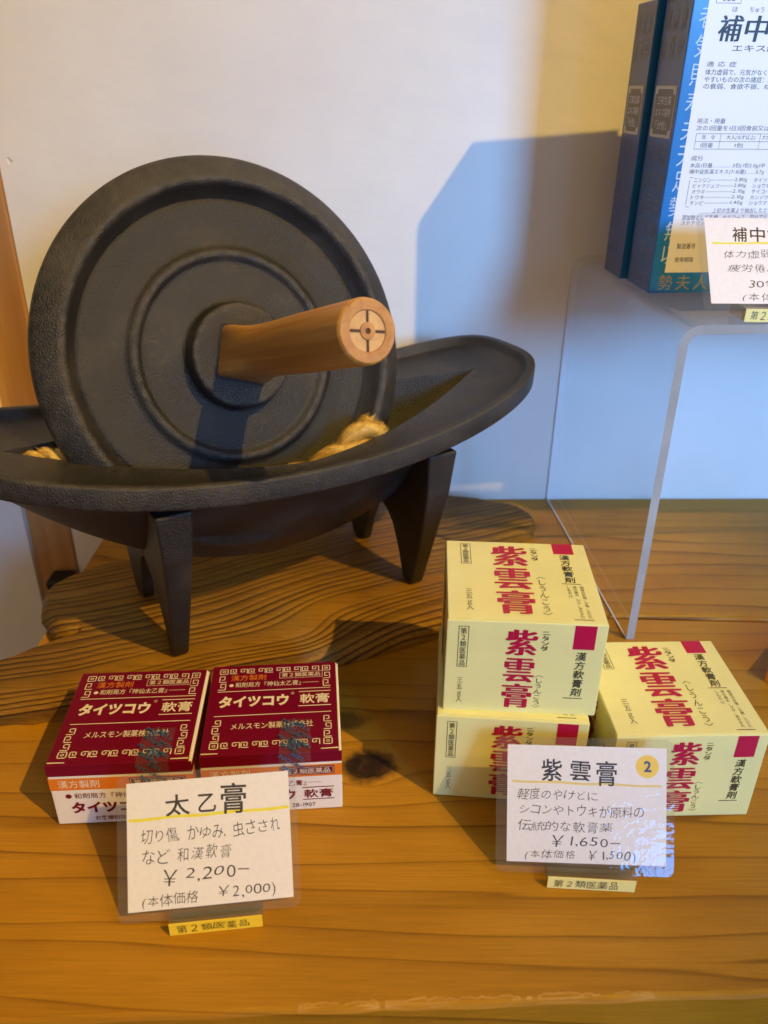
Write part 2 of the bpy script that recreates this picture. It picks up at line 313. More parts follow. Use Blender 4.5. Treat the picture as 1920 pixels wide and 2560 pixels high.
HILITE_G = plain('gold_marker', (0.78, 0.62, 0.20), 0.6)
STICKY = plain('sticker_yellow', (0.85, 0.58, 0.03), 0.4)
INKBLUE = plain('sticker_blue_ink', (0.03, 0.06, 0.16), 0.5)
STRIPY = plain('yellow_strip', (0.85, 0.63, 0.04), 0.45)
STRIPP = plain('pale_yellow_strip', (0.86, 0.78, 0.30), 0.45)
FILM = clear('laminate_film', (0.95, 0.95, 0.96), rough=0.03, bump=0.05, bscale=45, haze=0.014)
FILMR = clear('rippled_laminate_film', (0.93, 0.93, 0.95), rough=0.03, bump=0.15, bscale=230, haze=0.014)
ACRYL = clear('clear_acrylic', (0.94, 0.95, 0.96), rough=0.015, haze=0.025)
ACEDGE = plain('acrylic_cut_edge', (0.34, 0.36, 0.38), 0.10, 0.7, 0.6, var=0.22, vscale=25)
ACGLOW = plain('acrylic_painted_glow', (0.78, 0.80, 0.82), 0.15, 0.6, 0.5)  # pale colour stands in for light piped to the sheet's edges
BLOCK = clear('stand_acrylic', (0.90, 0.89, 0.86), rough=0.03, haze=0.07, hazecol=(0.7, 0.65, 0.5))
BLUE = plain('cyan_blue_card', (0.009, 0.165, 0.50), 0.30, 0.5, 0.3, var=0.05)
NAVY = plain('navy_card', (0.012, 0.050, 0.200), 0.34, 0.5, 0.25, var=0.08, vscale=30)
GOLD = plain('dull_gold_ink', (0.17, 0.14, 0.085), 0.45)
GOLD2 = plain('bright_gold_ink', (0.42, 0.30, 0.10), 0.45)
TAUPE = plain('taupe_label', (0.17, 0.14, 0.095), 0.45)
LABELW = plain('label_white', (0.80, 0.80, 0.80), 0.40, 0.5, 0.1)
SEALW = plain('seal_script_white', (0.50, 0.62, 0.72), 0.4)
LBORDER = plain('label_cream', (0.62, 0.56, 0.46), 0.45)
HEMP = plain('hemp_fibre', (0.72, 0.47, 0.10), 0.5, 0.4, var=0.25, vscale=400)
HEMPD = plain('dark_hemp_fibre', (0.45, 0.26, 0.04), 0.55, 0.3)
DARKBLUE = plain('dark_blue_plastic', (0.012, 0.03, 0.075), 0.5)
FLOORM = plain('floor_boards', (0.16, 0.10, 0.06), 0.6, var=0.2, vscale=8)

# ------------------------------------------------------------------ mesh building
class MB:
    def __init__(s): s.v = []; s.f = []; s.m = []; s.mats = []; s.sm = []
    def mi(s, m):
        if m not in s.mats: s.mats.append(m)
        return s.mats.index(m)
    def add(s, V, F, m, smooth=False):
        o = len(s.v); s.v += [tuple(p) for p in V]; k = s.mi(m)
        for f in F: s.f.append([i+o for i in f]); s.m.append(k); s.sm.append(smooth)
    def box(s, x0, x1, y0, y1, z0, z1, m):
        V = [(x, y, z) for z in (z0, z1) for y in (y0, y1) for x in (x0, x1)]
        s.add(V, [(0, 2, 3, 1), (4, 5, 7, 6), (0, 1, 5, 4), (1, 3, 7, 5), (3, 2, 6, 7), (2, 0, 4, 6)], m)
    def rings(s, rs, m, close=True, caps=(False, False), smooth=True):
        n = len(rs[0]); V = [p for r in rs for p in r]; F = []
        for i in range(len(rs)-1):
            for j in range(n if close else n-1):
                k = (j+1) % n; F.append((i*n+j, i*n+k, (i+1)*n+k, (i+1)*n+j))
        if caps[0]: F.append(tuple(reversed(range(n))))
        if caps[1]: F.append(tuple(range((len(rs)-1)*n, len(rs)*n)))
        s.add(V, F, m, smooth)
    def build(s, name, parent=None, loc=None, bevel=0, seg=2, weld=0, auto=None):
        me = bpy.data.meshes.new(name); me.from_pydata(s.v, [], s.f)
        for m in s.mats: me.materials.append(m)
        me.polygons.foreach_set('material_index', s.m); me.polygons.foreach_set('use_smooth', s.sm)
        me.update()
        if weld:
            bm = bmesh.new(); bm.from_mesh(me); bmesh.ops.remove_doubles(bm, verts=bm.verts, dist=weld)
            bmesh.ops.recalc_face_normals(bm, faces=bm.faces); bm.to_mesh(me); bm.free()
        o = bpy.data.objects.new(name, me); COL.objects.link(o)
        if parent: o.parent = parent
        if loc: o.location = loc
        if bevel:
            b = o.modifiers.new('bevel', 'BEVEL'); b.width = bevel; b.segments = seg; b.limit_method = 'ANGLE'; b.angle_limit = R(40)
        if auto is not None: me.set_sharp_from_angle(angle=R(auto))
        return o

def thing(name, label, cat, loc=(0, 0, 0), rz=0, group=None):
    o = bpy.data.objects.new(name, None); COL.objects.link(o); o.empty_display_size = 0.02
    o.location = loc; o.rotation_euler = (0, 0, rz); o['label'] = label; o['category'] = cat
    if group: o['group'] = group
    return o
def struct(o, label=None):
    o['kind'] = 'structure'
    if label: o['label'] = label
    return o

# ------------------------------------------------------------------ lettering
_gc = {}
_fc = bpy.data.curves.new('lettering_source', 'FONT'); _fc.resolution_u = 3; _fc.fill_mode = 'FRONT'
_fo = bpy.data.objects.new('lettering_source', _fc); COL.objects.link(_fo)
def glyph(c, bold):
    k = (c, round(bold, 4))
    if k not in _gc:
        _fc.body = c; _fc.offset = bold; _fc.size = 1
        _fo.update_tag(); dg = bpy.context.evaluated_depsgraph_get(); dg.update()
        me = bpy.data.meshes.new_from_object(_fo.evaluated_get(dg))
        V = [(v.co.x, v.co.y) for v in me.vertices]; F = [tuple(p.vertices) for p in me.polygons]
        bpy.data.meshes.remove(me)
        if c in ' ': adv = 0.45
        elif c == '\u3000' or ord(c) > 0x2E80: adv = 1.0
        else: adv = (max([p[0] for p in V] or [0.4])+0.07)
        _gc[k] = (V, F, adv)
    return _gc[k]

def layout(s, bold=0, vertical=False, jit=0, smear=0, shear=0, gap=0, squash=1.0):
    """2-D vertices / faces of a string, in ems; jit gives a hand-written unevenness."""
    V = []; F = []; x = 0; y = 0
    for ch in s:
        gv, gf, adv = glyph(ch, bold)
        a = random.uniform(-1, 1)*jit*0.9; sx = 1+random.uniform(-1, 1)*jit*1.2; sy = 1+random.uniform(-1, 1)*jit*1.2
        oy = random.uniform(-1, 1)*jit*0.5; sh = shear+random.uniform(-1, 1)*jit
        ca, sa = math.cos(a), math.sin(a)
        w0 = 1.0 if vertical else adv
        for di, d in enumerate([0] if not smear else [smear*q_/3 for q_ in (-3, -2, -1, 0, 1, 2, 3)]):
            o = len(V)
            for (px, py) in gv:
                qx = (px-w0/2)*sx+(py-0.4)*sh; qy = (py-0.38)*sy*squash
                q = (qx*ca-qy*sa, qx*sa+qy*ca)
                if vertical: V.append((q[0]+d, y+q[1]-0.5*squash, di))
                else: V.append((x+w0/2+q[0]+d, q[1]+0.38+oy, di))
            F += [tuple(i+o for i in f) for f in gf]
        if vertical: y -= (1.0*squash+gap) if ord(ch) > 0x2E80 or ch.isdigit() else 0.75+gap
        else: x += adv+gap
    return V, F

class Face:
    """a flat printed face: origin at its bottom-left corner, in metres; U right, V up"""
    def __init__(s, mb, O, U, V, w, h, lift=0.00012):
        s.mb = mb; s.O = Vector(O); s.U = Vector(U).normalized(); s.V = Vector(V).normalized(); s.N = s.U.cross(s.V); s.w = w; s.h = h; s.l = lift
    def P(s, x, y, k=1): return tuple(s.O+s.U*x+s.V*y+s.N*(s.l*k))
    def rect(s, x0, x1, y0, y1, m, k=1):           # fractions, y measured from the top
        X0, X1, Y0, Y1 = x0*s.w, x1*s.w, (1-y1)*s.h, (1-y0)*s.h
        s.mb.add([s.P(X0, Y0, k), s.P(X1, Y0, k), s.P(X1, Y1, k), s.P(X0, Y1, k)], [(0, 1, 2, 3)], m)
    def frame(s, x0, x1, y0, y1, t, m, k=1):       # t in metres
        tx, ty = t/s.w, t/s.h
        s.rect(x0, x1, y0, y0+ty, m, k); s.rect(x0, x1, y1-ty, y1, m, k); s.rect(x0, x0+tx, y0+ty, y1-ty, m, k); s.rect(x1-tx, x1, y0+ty, y1-ty, m, k)
    def text(s, t, x0, x1, y0, y1, m, k=1.6, rot=0, keep=None, **kw):
        V, F = layout(t, **kw)
        if not V: return
        ax = min(p[0] for p in V); bx = max(p[0] for p in V); ay = min(p[1] for p in V); by = max(p[1] for p in V)
        X0, X1, Y0, Y1 = x0*s.w, x1*s.w, (1-y1)*s.h, (1-y0)*s.h
        sy = (Y1-Y0)/(by-ay); sx = (X1-X0)/(bx-ax) if x1 is not None else sy
        if keep: sx = sy*keep
        cx, cy = (X0+X1)/2, (Y0+Y1)/2; ca, sa = math.cos(rot), math.sin(rot)
        W = []
        for (px, py, pz) in V:
            qx = X0+(px-ax)*sx; qy = Y0+(py-ay)*sy
            if rot: dx, dy = qx-cx, qy-cy; qx, qy = cx+dx*ca-dy*sa, cy+dx*sa+dy*ca
            W.append(s.P(qx, qy, k+pz*0.2))
        s.mb.add(W, F, m)
    def poly(s, pts, m, k=1):                      # pts in metres from bottom-left
        s.mb.add([s.P(x, y, k) for x, y in pts], [tuple(range(len(pts)))], m)
    def stroke(s, pts, t, m, k=1):                 # axis-aligned polyline of square pen
        for (xa, ya), (xb, yb) in zip(pts, pts[1:]):
            x0, x1 = sorted((xa, xb)); y0, y1 = sorted((ya, yb))
            s.poly([(x0-t/2, y0-t/2), (x1+t/2, y0-t/2), (x1+t/2, y1+t/2), (x0-t/2, y1+t/2)], m, k)
    def disc(s, cx, cy, r, m, k=1, n=28):
        s.poly([(cx+r*math.cos(2*PI*i/n), cy+r*math.sin(2*PI*i/n)) for i in range(n)], m, k)

# ================================================================== SETTING
WA = -R(1.36)     # the wall is turned a touch against the camera
def wall_y(x): return 0.6136+(x-0.1)*0.0237
mb = MB(); mb.box(-0.267, 1.6, 0, 0.1, -0.9, 1.3, PLASTER)
o = mb.build('plaster_wall', loc=(0, 0.6112, 0)); o.rotation_euler = (0, 0, R(1.36)); struct(o, 'white trowelled plaster wall behind the counter')
mb = MB(); mb.box(-1.5, -0.3015, 0, 0.1, -0.9, 1.3, PLASTER)
o = mb.build('plaster_wall', loc=(0, 0.596, 0)); struct(o, 'plaster wall to the left of the wooden post')
mb = MB(); mb.box(-2, 2, -2, 2.0, -0.92, -0.9, FLOORM); struct(mb.build('floor'), 'dark floor below the counter')
mb = MB(); mb.box(-0.3045, -0.2675, 0.6025, 0.66, -0.9, 1.3, POST)
struct(mb.build('wooden_post', bevel=0.0015), 'orange brown wooden post set between two plaster walls')

# counter: two planks, seam, rough chipped front edge
def plank(name, x0, x1, fy, by, m, zt=0.0, th=0.034, n=90, rough=0.0, front_bevel=0.0022):
    mb = MB(); fr = []; 
    for i in range(n+1):
        x = x0+(x1-x0)*i/n
        d = rough*(math.sin(i*1.3)*0.4+random.uniform(-0.5, 0.5))
        yf = fy(x)+d; yb = by(x)
        fr.append([(x, yf+0.0008, zt-th), (x, yf, zt-front_bevel), (x, yf+front_bevel*0.35, zt-front_bevel*0.3), (x, yf+front_bevel, zt), (x, yb-0.0012, zt), (x, yb, zt-0.0012), (x, yb, zt-th)])
    mb.rings(fr, m, True, (True, True), smooth=False)
    return mb.build(name)
fy = lambda x: 0.1820+(x+0.0376)*0.046
sy = lambda x: 0.4398-(x-0.145)*0.028
f = plank('counter_front_plank', -0.2135, 0.75, fy, sy, TABLE_F, rough=0.0006)
struct(f, 'front plank of the orange cedar counter with two dark knots')
b = plank('counter_back_plank', -0.2145, 0.75, lambda x: sy(x)+0.0036, lambda x: wall_y(x)-0.001, TABLE_B)
struct(b, 'back plank of the cedar counter against the wall')
# splintered strip along the worn front edge
mb = MB(); random.seed(3); run = []
def flush(run):
    if len(run) < 3: return
    n_ = len(run)
    V = [(x, fy(x)+0.0014, -0.0003) for x, d in run]+[(x, fy(x)+0.0022+d*0.55, 0.0002) for x, d in run]+[(x, fy(x)+0.0005, -0.0012) for x, d in run]
    mb.add(V, [(i, i+1, n_+i+1, n_+i) for i in range(n_-1)]+[(2*n_+i, 2*n_+i+1, i+1, i) for i in range(n_-1)], PALECHIP)
h_ = 0.0
for i in range(150):
    x = -0.042+i*0.0011
    h_ = h_*0.72+random.uniform(-0.0011, 0.0011)
    d = 0.0007+h_+0.0009*math.exp(-((x-0.06)/0.03)**2)+0.0005*math.sin(x*210)
    if d > 0.0: run.append((x, d))
    else: flush(run); run = []
flush(run)
struct(mb.build('worn_counter_edge'), 'pale splintered strip along the front edge of the counter')

mb = MB(); mb.box(-0.205, 0.74, 0.215, 0.56, -0.9, -0.036, TABLE_B); struct(mb.build('counter_light_block'), 'added unseen body under the counter planks, blocking light to the low wall')  # unseen body added under the planks to keep light off the low wall

# dark blue thing low in the corner
mb = MB(); mb.box(-0.0095, 0.0095, -0.010, 0.010, 0, 0.392, DARKBLUE)
t = thing('storage_bin', 'dark navy bin in the gap beside the wooden post, below counter height', 'bin', (-0.276, 0.588, -0.466))
mb.build('bin_body', t, bevel=0.003)
mb = MB(); mb.box(-0.0100, 0.0100, -0.0105, 0.0105, 0.393, 0.401, plain('dark_rim', (0.006, 0.007, 0.01), 0.5)); mb.build('rim', t, bevel=0.002)

# ================================================================== LIVE-EDGE BOARD
random.seed(11)
outl = [(-0.236, 0.352), (-0.222, 0.3405), (-0.2065, 0.3370), (-0.19, 0.3385), (-0.17, 0.342), (-0.15, 0.347), (-0.125, 0.356), (-0.10, 0.366), (-0.073, 0.374), (-0.052, 0.380), (-0.0324, 0.3878),
        (-0.0042, 0.4001), (0.015, 0.409), (0.033, 0.4175), (0.052, 0.436), (0.066, 0.468), (0.072, 0.497), (0.082, 0.521), (0.0965, 0.533), (0.1114, 0.5452), (0.113, 0.556), (0.105, 0.570), (0.075, 0.582), (0.0416, 0.590), (0.0, 0.588), (-0.05, 0.563),
        (-0.10, 0.525), (-0.14, 0.498), (-0.1764, 0.4815), (-0.1948, 0.476), (-0.209, 0.463), (-0.2171, 0.4503), (-0.2175, 0.440), (-0.2141, 0.4290), (-0.2075, 0.418), (-0.2005, 0.4095), (-0.195, 0.4035),
        (-0.1895, 0.4035), (-0.1868, 0.4060), (-0.1835, 0.4055), (-0.1828, 0.4010), (-0.186, 0.3965), (-0.1925, 0.3925), (-0.2006, 0.3858), (-0.2188, 0.3715), (-0.232, 0.3645)]
pts = []
for i, p in enumerate(outl):
    q = outl[(i+1) % len(outl)]
    n = max(1, int(math.hypot(q[0]-p[0], q[1]-p[1])/0.006))
    for k in range(n):
        pts.append((p[0]+(q[0]-p[0])*k/n+random.uniform(-1, 1)*0.0006, p[1]+(q[1]-p[1])*k/n+random.uniform(-1, 1)*0.0006))
bm = bmesh.new()
def ring_off(d, z, jit=0):
    r = []; n = len(pts)
    for i in range(n):
        a = Vector(pts[i-2]); b = Vector(pts[(i+2) % n]); tdir = (b-a).normalized(); nn = Vector((tdir.y, -tdir.x))
        j = random.uniform(-jit, jit)
        r.append(bm.verts.new((pts[i][0]+nn.x*(d+j), pts[i][1]+nn.y*(d+j), z+j*0.5)))
    return r
BT = 0.016
rings = [ring_off(0.0035, 0.0004), ring_off(0.0045, 0.005, 0.0008), ring_off(0.0035, 0.010, 0.001), ring_off(0.0008, BT-0.0016, 0.0003), ring_off(-0.0012, BT)]
n = len(pts)
for a, b2 in zip(rings, rings[1:]):
    for j in range(n):
        k = (j+1) % n; bm.faces.new((a[j], a[k], b2[k], b2[j])).smooth = True
bm.faces.new(rings[-1]); bm.faces.new(list(reversed(rings[0])))
bmesh.ops.triangulate(bm, faces=[f for f in bm.faces if len(f.verts) > 4])
me = bpy.data.meshes.new('display_board'); bm.to_mesh(me); bm.free(); me.materials.append(BOARD); me.set_sharp_from_angle(angle=R(50))
o = bpy.data.objects.new('display_board', me); COL.objects.link(o)
o['label'] = 'live-edge weathered wooden board with bold dark grain under the iron mortar'; o['category'] = 'wooden board'

# ================================================================== IRON MORTAR
CX, CY, YAW, A_, B_, H0, K_, MM = -0.0673, 0.4503, 0.5189, 0.1743, 0.0764, 0.1315, 0.7975, 0.6042
mort = thing('iron_mortar', 'black cast iron boat-shaped medicine mortar standing on four legs on the wooden board', 'mortar', (CX, CY, BT), YAW)
NN = 192
def zr(u): return H0+K_*u*u-BT
def outer(d, dz):
    P = []
    for i in range(NN):
        t = 2*PI*i/NN
        def B(t): s_ = math.sin(t); return Vector((A_*math.cos(t), B_*math.copysign(abs(s_)**MM, s_)))
        p = B(t); e = 0.012; tg = (B(t+e)-B(t-e)); tg = tg.normalized() if tg.length > 0 else Vector((0, 1)); nn = Vector((tg.y, -tg.x))
        q = p-nn*d; P.append((q.x, q.y, zr(p.x)+dz))
    return P
UG = 0.146
def hwg(u): return 0.066*math.tanh(max(0, UG-abs(u))*0.55/0.066)
def gfloor(u): return 0.055-BT+4.0*u*u
def groove(fr):
    P = []
    for i in range(NN):
        t = 2*PI*i/NN; u = UG*math.cos(t); s_ = 1 if math.sin(t) >= 0 else -1
        ze = zr(u)-0.006; zf = min(gfloor(u), ze); v = s_*hwg(u)
        P.append((u, v*fr, zf+(ze-zf)*fr**2.6))
    return P
UH = 0.163
def hull(fr):
    P = []
    for i in range(NN):
        t = 2*PI*i/NN; u = UH*math.cos(t); sg = math.sin(t); zt = zr(u)-0.0132; zk = min(0.0455-BT+3.2*u*u, zt)
        v = 0.0615*math.copysign(abs(sg)**0.75, sg)
        P.append((u, v*fr, zk+(zt-zk)*fr**1.5))
    return P
mb = MB()
fr_in = [0.97, 0.9, 0.8, 0.68, 0.55, 0.42, 0.3, 0.18, 0.08, 0.0]
rs = [hull(f) for f in reversed([1.0]+fr_in)]
rs += [outer(0.0040, -0.0126), outer(0.0012, -0.0128), outer(0.0004, -0.0122), outer(0.0002, -0.0112), outer(0.0, -0.0016), outer(0.0003, -0.0006), outer(0.0010, 0.0), outer(0.0042, 0.0), outer(0.0052, -0.0005), outer(0.0058, -0.0014), outer(0.0068, -0.0052), outer(0.0076, -0.0059), outer(0.0088, -0.0061)]
ge = groove(1.0)
mid = outer(0.0088, -0.006)
rs += [[(m_[0]*0.5+g_[0]*0.5, m_[1]*0.5+g_[1]*0.5, zr(m_[0]*0.5+g_[0]*0.5)-0.0062) for m_, g_ in zip(mid, ge)]]
rs += [[(u, v, z-0.0001) for u, v, z in groove(1.012)], groove(0.985)]+[groove(f) for f in fr_in]
mb.rings(rs, IRON, True, smooth=True)
mb.build('trough', mort, weld=0.00002, auto=48)
# legs: tapering plates set across the boat
def leg(su, sv):
    prof = [(-0.0400, 0.0), (-0.0285, 0.0), (-0.0265, 0.004), (-0.0225, 0.018), (-0.0155, 0.034), (-0.008, 0.042), (0.0, 0.045), (0.0, 0.075), (-0.040, 0.102), (-0.0660, 0.1035), (-0.0628, 0.075), (-0.0520, 0.036), (-0.0418, 0.002)]
    if sv > 0: pass
    mb = MB(); r1 = []; r2 = []
    for v, z in prof:
        hw = 0.0046+0.0050*(z/0.10)**1.3
        c = 0.0795
        # outer face keeps full width, gusset thins towards the middle
        k = 1.0 if v < -0.036 else 0.75
        r1.append((su*(c)-hw*k, v*(-sv), z)); r2.append((su*(c)+hw*k, v*(-sv), z))
    n = len(prof)
    V = r1+r2
    F = [(i, (i+1) % n, n+(i+1) % n, n+i) for i in range(n)]+[tuple(reversed(range(n))), tuple(range(n, 2*n))]
    mb.add(V, F, IRONL)
    return mb.build('leg', mort, bevel=0.0016, seg=3, weld=0.00001)
for su in (-1, 1):
    for sv in (-1, 1): leg(su, sv)

# ================================================================== GRINDING WHEEL
wc = Vector((-0.0834, 0.4411, 0.1738)); az, el = 0.5817, 0.3211
nx = Vector((math.sin(az)*math.cos(el), -math.cos(az)*math.cos(el), math.sin(el)))
e1 = Vector((0, 0, 1)).cross(nx).normalized(); e2 = nx.cross(e1)
wheel = thing('grinding_wheel', 'black cast iron wheel with a wooden handle, leaning back in the mortar', 'grinding wheel', wc)
Mw = Matrix((e1, e2, nx)).transposed().to_4x4(); Mw.translation = wc; wheel.matrix_world = Mw
prof = [(0.0, 0.0112), (0.0245, 0.0112), (0.0266, 0.0112), (0.0278, 0.0106), (0.0284, 0.0094), (0.0288, 0.0020), (0.0295, 0.0002), (0.0310, -0.0008), (0.034, -0.0012), (0.038, -0.0014), (0.045, -0.0018), (0.0495, -0.0020), (0.0512, -0.0022), (0.0524, -0.0016), (0.0536, -0.0002), (0.0548, 0.0006), (0.0562, 0.0007), (0.0576, 0.0002), (0.0590, -0.0012), (0.0603, -0.0024), (0.0618, -0.0028), (0.0640, -0.0030), (0.070, -0.00335), (0.0765, -0.0038), (0.0800, -0.0041), (0.0815, -0.0042), (0.0838, -0.0042), (0.0856, -0.0030), (0.0898, 0.0050), (0.0912, 0.0070), (0.0926, 0.0078), (0.0942, 0.0078), (0.0960, 0.0070), (0.1050, 0.0010), (0.1066, -0.0006), (0.1072, -0.0026)]
full = prof+[(r, -0.0068-h) for r, h in reversed(prof[:-1])]
NR = 144
def lathe(mb, prof, m, n=NR, cx=0, cy=0, wob=0):
    rs = []
    for r, h in prof:
        rs.append([(cx+r*math.cos(2*PI*j/n), cy+r*math.sin(2*PI*j/n), h) for j in range(n)])
    mb.rings(rs, m, True, smooth=True)
mb = MB(); lathe(mb, full, IRONW); mb.build('disc', wheel, weld=0.00002, auto=42)
# dark square socket in the hub face
SQ = R(-19)
def sqring(s, h, n=64, blend=0.0, r=0.0137):
    P = []
    for j in range(n):
        a = 2*PI*j/n
        b = a-SQ; m_ = max(abs(math.cos(b)), abs(math.sin(b)))
        rr = min(s/m_, s*1.34); q = rr*(1-blend)+r*blend
        P.append((q*math.cos(a), q*math.sin(a), h))
    return P
mb = MB(); mb.rings([sqring(0.0134, 0.01125), sqring(0.0148, 0.01125), sqring(0.0150, 0.01135)], plain('socket_dark', (0.006, 0.005, 0.005), 0.7), True, smooth=False)
mb.build('hub_socket', wheel)
HL = 0.1464
mb = MB()
rs = [sqring(0.0136, 0.006), sqring(0.0136, 0.017), sqring(0.0136, 0.024, blend=0.2), sqring(0.0136, 0.033, blend=0.6), sqring(0.0134, 0.042, blend=0.9), sqring(0.0134, 0.052, blend=1, r=0.0135), sqring(0.0134, 0.09, blend=1, r=0.0139), sqring(0.0134, HL-0.0022, blend=1, r=0.0138), sqring(0.0134, HL-0.0007, blend=1, r=0.0134), sqring(0.0134, HL, blend=1, r=0.0126)]
mb.rings(rs, HANDLE, True, smooth=True)
# the far end that rests on the back rim
rs = [sqring(0.0128, -0.013), sqring(0.0128, -0.028), sqring(0.0132, -0.045, blend=0.8), sqring(0.0134, -0.06, blend=1), sqring(0.0134, -0.118, blend=1), sqring(0.0134, -0.12, blend=1, r=0.0125)]
mb.rings(list(reversed(rs)), HANDLE, True, (True, False), smooth=True)
h = mb.build('handle', wheel, auto=50)
mb = MB(); lathe(mb, [(0.0127, HL), (0.0087, HL+0.00005), (0.0083, HL-0.0006), (0.0036, HL-0.0006)], HEND, 48)
lathe(mb, [(0.0083, HL-0.00055), (0.0036, HL-0.00055)], HINLAY, 48)
lathe(mb, [(0.0036, HL-0.0006), (0.0034, HL+0.0001), (0.0013, HL+0.0001), (0.0011, HL-0.0012), (0.0, HL-0.0012)], HEND, 40)
mb.build('end_cap', h, auto=40)
mb = MB()
for k in range(4):
    a = R(80)+k*PI/2; ca, sa = math.cos(a), math.sin(a); r0, r1, hw = 0.0036, 0.0083, 0.00062
    V = [(ca*r-sa*s_*hw, sa*r+ca*s_*hw, HL-0.0003) for r in (r0, r1) for s_ in (-1, 1)]
    mb.add(V, [(0, 2, 3, 1)], NOTCH)
lathe(mb, [(0.0011, HL-0.0009), (0.0, HL-0.0009)], NOTCH, 20)
mb.build('end_notches', h)

# ================================================================== HEMP ROPE
def rope(path, R0, strands, name, label, fuzz=260, seed=1, taper_end=True):
    random.seed(seed)
    P = [Vector(p) for p in path]
    def at(s):
        x = s*(len(P)-1); i = min(int(x), len(P)-2); f = x-i
        p0 = P[max(i-1, 0)]; p1 = P[i]; p2 = P[i+1]; p3 = P[min(i+2, len(P)-1)]
        return 0.5*((2*p1)+(p2-p0)*f+(2*p0-5*p1+4*p2-p3)*f*f+(3*p1-p0-3*p2+p3)*f**3)
    L_ = sum((P[i+1]-P[i]).length for i in range(len(P)-1))
    mb = MB(); n = 90; fib = []
    for k in range(strands):
        rings_ = []
        for i in range(n+1):
            s = i/n; c = at(s); tg = (at(min(1, s+0.01))-at(max(0, s-0.01))).normalized()
            a1 = tg.cross(Vector((0, 0, 1))).normalized(); a2 = tg.cross(a1)
            rr = R0*(1.0 if not taper_end else (1-0.25*s))
            ph = 2*PI*k/strands+s*L_/(R0*4.4)*2*PI
            cc = c+(a1*math.cos(ph)+a2*math.sin(ph))*rr*0.52
            sr = rr*0.56
            ring = []
            for j in range(14):
                q = 2*PI*j/14; lump = 1+0.07*math.sin(j*3+i*0.9)
                ring.append(cc+(a1*math.cos(q)+a2*math.sin(q))*sr*lump)
            rings_.append(ring)
            if i % 2 == 0:
                for _ in range(max(1, fuzz//(n*strands)*2)):
                    q = random.uniform(0, 2*PI); d = a1*math.cos(q)+a2*math.sin(q)
                    fib.append((cc+d*sr*0.97, d, tg, sr))
        mb.rings(rings_, HEMP, True, (True, True), smooth=True)
    for (p, d, tg, sr) in fib:            # fine fibres laid along the strands, a few sticking out
        wild = random.random() < 0.012
        lf = (random.uniform(0.9, 2.0) if wild else random.uniform(0.5, 1.1))*sr; side = tg.cross(d)
        dirv = (tg*random.choice((-1, 1))+side*(random.uniform(-0.9, 0.9) if wild else random.uniform(-0.2, 0.2))+d*(random.uniform(0.2, 0.8) if wild else random.uniform(-0.05, 0.05))).normalized()
        wv = dirv.cross(d); wv = wv.normalized()*(0.00006 if wild else 0.00011) if wv.length > 1e-6 else side*0.0001
        b0 = p+d*0.0001; m1 = p+dirv*lf*0.5+d*random.uniform(0.0001, 0.0004); e = p+dirv*lf+d*(random.uniform(-0.002, 0.002) if wild else random.uniform(-0.0008, 0.0001))
        mb.add([b0-wv, b0+wv, m1+wv, m1-wv, e+wv*0.4, e-wv*0.4], [(0, 1, 2, 3), (3, 2, 4, 5)], HEMP if random.random() < 0.6 else HEMPD)
    o = mb.build(name); o['label'] = label; o['category'] = 'rope'; o['group'] = 'hemp rope in the mortar'
    return o
def ml(u, v, z): c, n_ = math.cos(YAW), math.sin(YAW); return (CX+u*c-v*n_, CY+u*n_+v*c, z)
rope([ml(-0.008, -0.036, 0.1080), ml(0.006, -0.041, 0.1125), ml(0.024, -0.0425, 0.1195), ml(0.038, -0.0385, 0.1265), ml(0.0500, -0.0340, 0.1300)], 0.0092, 2, 'hemp_rope', 'frayed golden hemp rope end lying in the mortar groove right of the wheel', 9000, 3, False)
rope([ml(-0.140, 0.001, 0.1300), ml(-0.130, -0.003, 0.1355), ml(-0.120, -0.007, 0.1345), ml(-0.108, -0.011, 0.1240)], 0.0058, 3, 'hemp_rope', 'small golden curl of hemp rope in the left tip of the mortar groove', 3000, 5, False)

# ================================================================== YELLOW OINTMENT BOXES
YW, YD, YH = 0.07, 0.0694, 0.0507
def yellow_top(F):
    F.frame(0.10, 0.172, 0.04, 0.325, 0.00025, BLACK)
    F.text('第２類医薬品', 0.114, 0.158, 0.052, 0.312, BLACK, vertical=True)
    F.text('三五ｇ入', 0.118, 0.166, 0.655, 0.90, BLACK, vertical=True, bold=-0.008)
    F.text('紫雲膏', 0.315, 0.575, 0.065, 0.93, MAGENTA, vertical=True, smear=0.042)
    F.text('ニタンダ', 0.595, 0.655, 0.085, 0.255, BLACK, vertical=True, bold=0.012, shear=-0.25, squash=0.62)
    F.text('︿しうんこう﹀', 0.605, 0.665, 0.47, 0.93, BLACK, vertical=True, bold=-0.006)
    F.rect(0.765, 0.91, 0.002, 0.15, MAGENTA)
    F.text('漢方軟膏剤', 0.795, 0.872, 0.165, 0.535, BLACK, vertical=True, bold=0.008, shear=0.08)
    F.rect(0.77, 0.90, 0.545, 0.551, BLACK)
    F.text('軽度の外傷、火傷、ただれ', 0.885, 0.912, 0.575, 0.95, BLACK, vertical=True, bold=-0.004)
    F.text('痔の痛み、ひび、あかぎれ', 0.838, 0.865, 0.575, 0.95, BLACK, vertical=True, bold=-0.004)
    F.text('しもやけ', 0.795, 0.822, 0.575, 0.72, BLACK, vertical=True, bold=-0.004)
    F.rect(0.795, 0.92, 0.966, 0.972, BLACK)
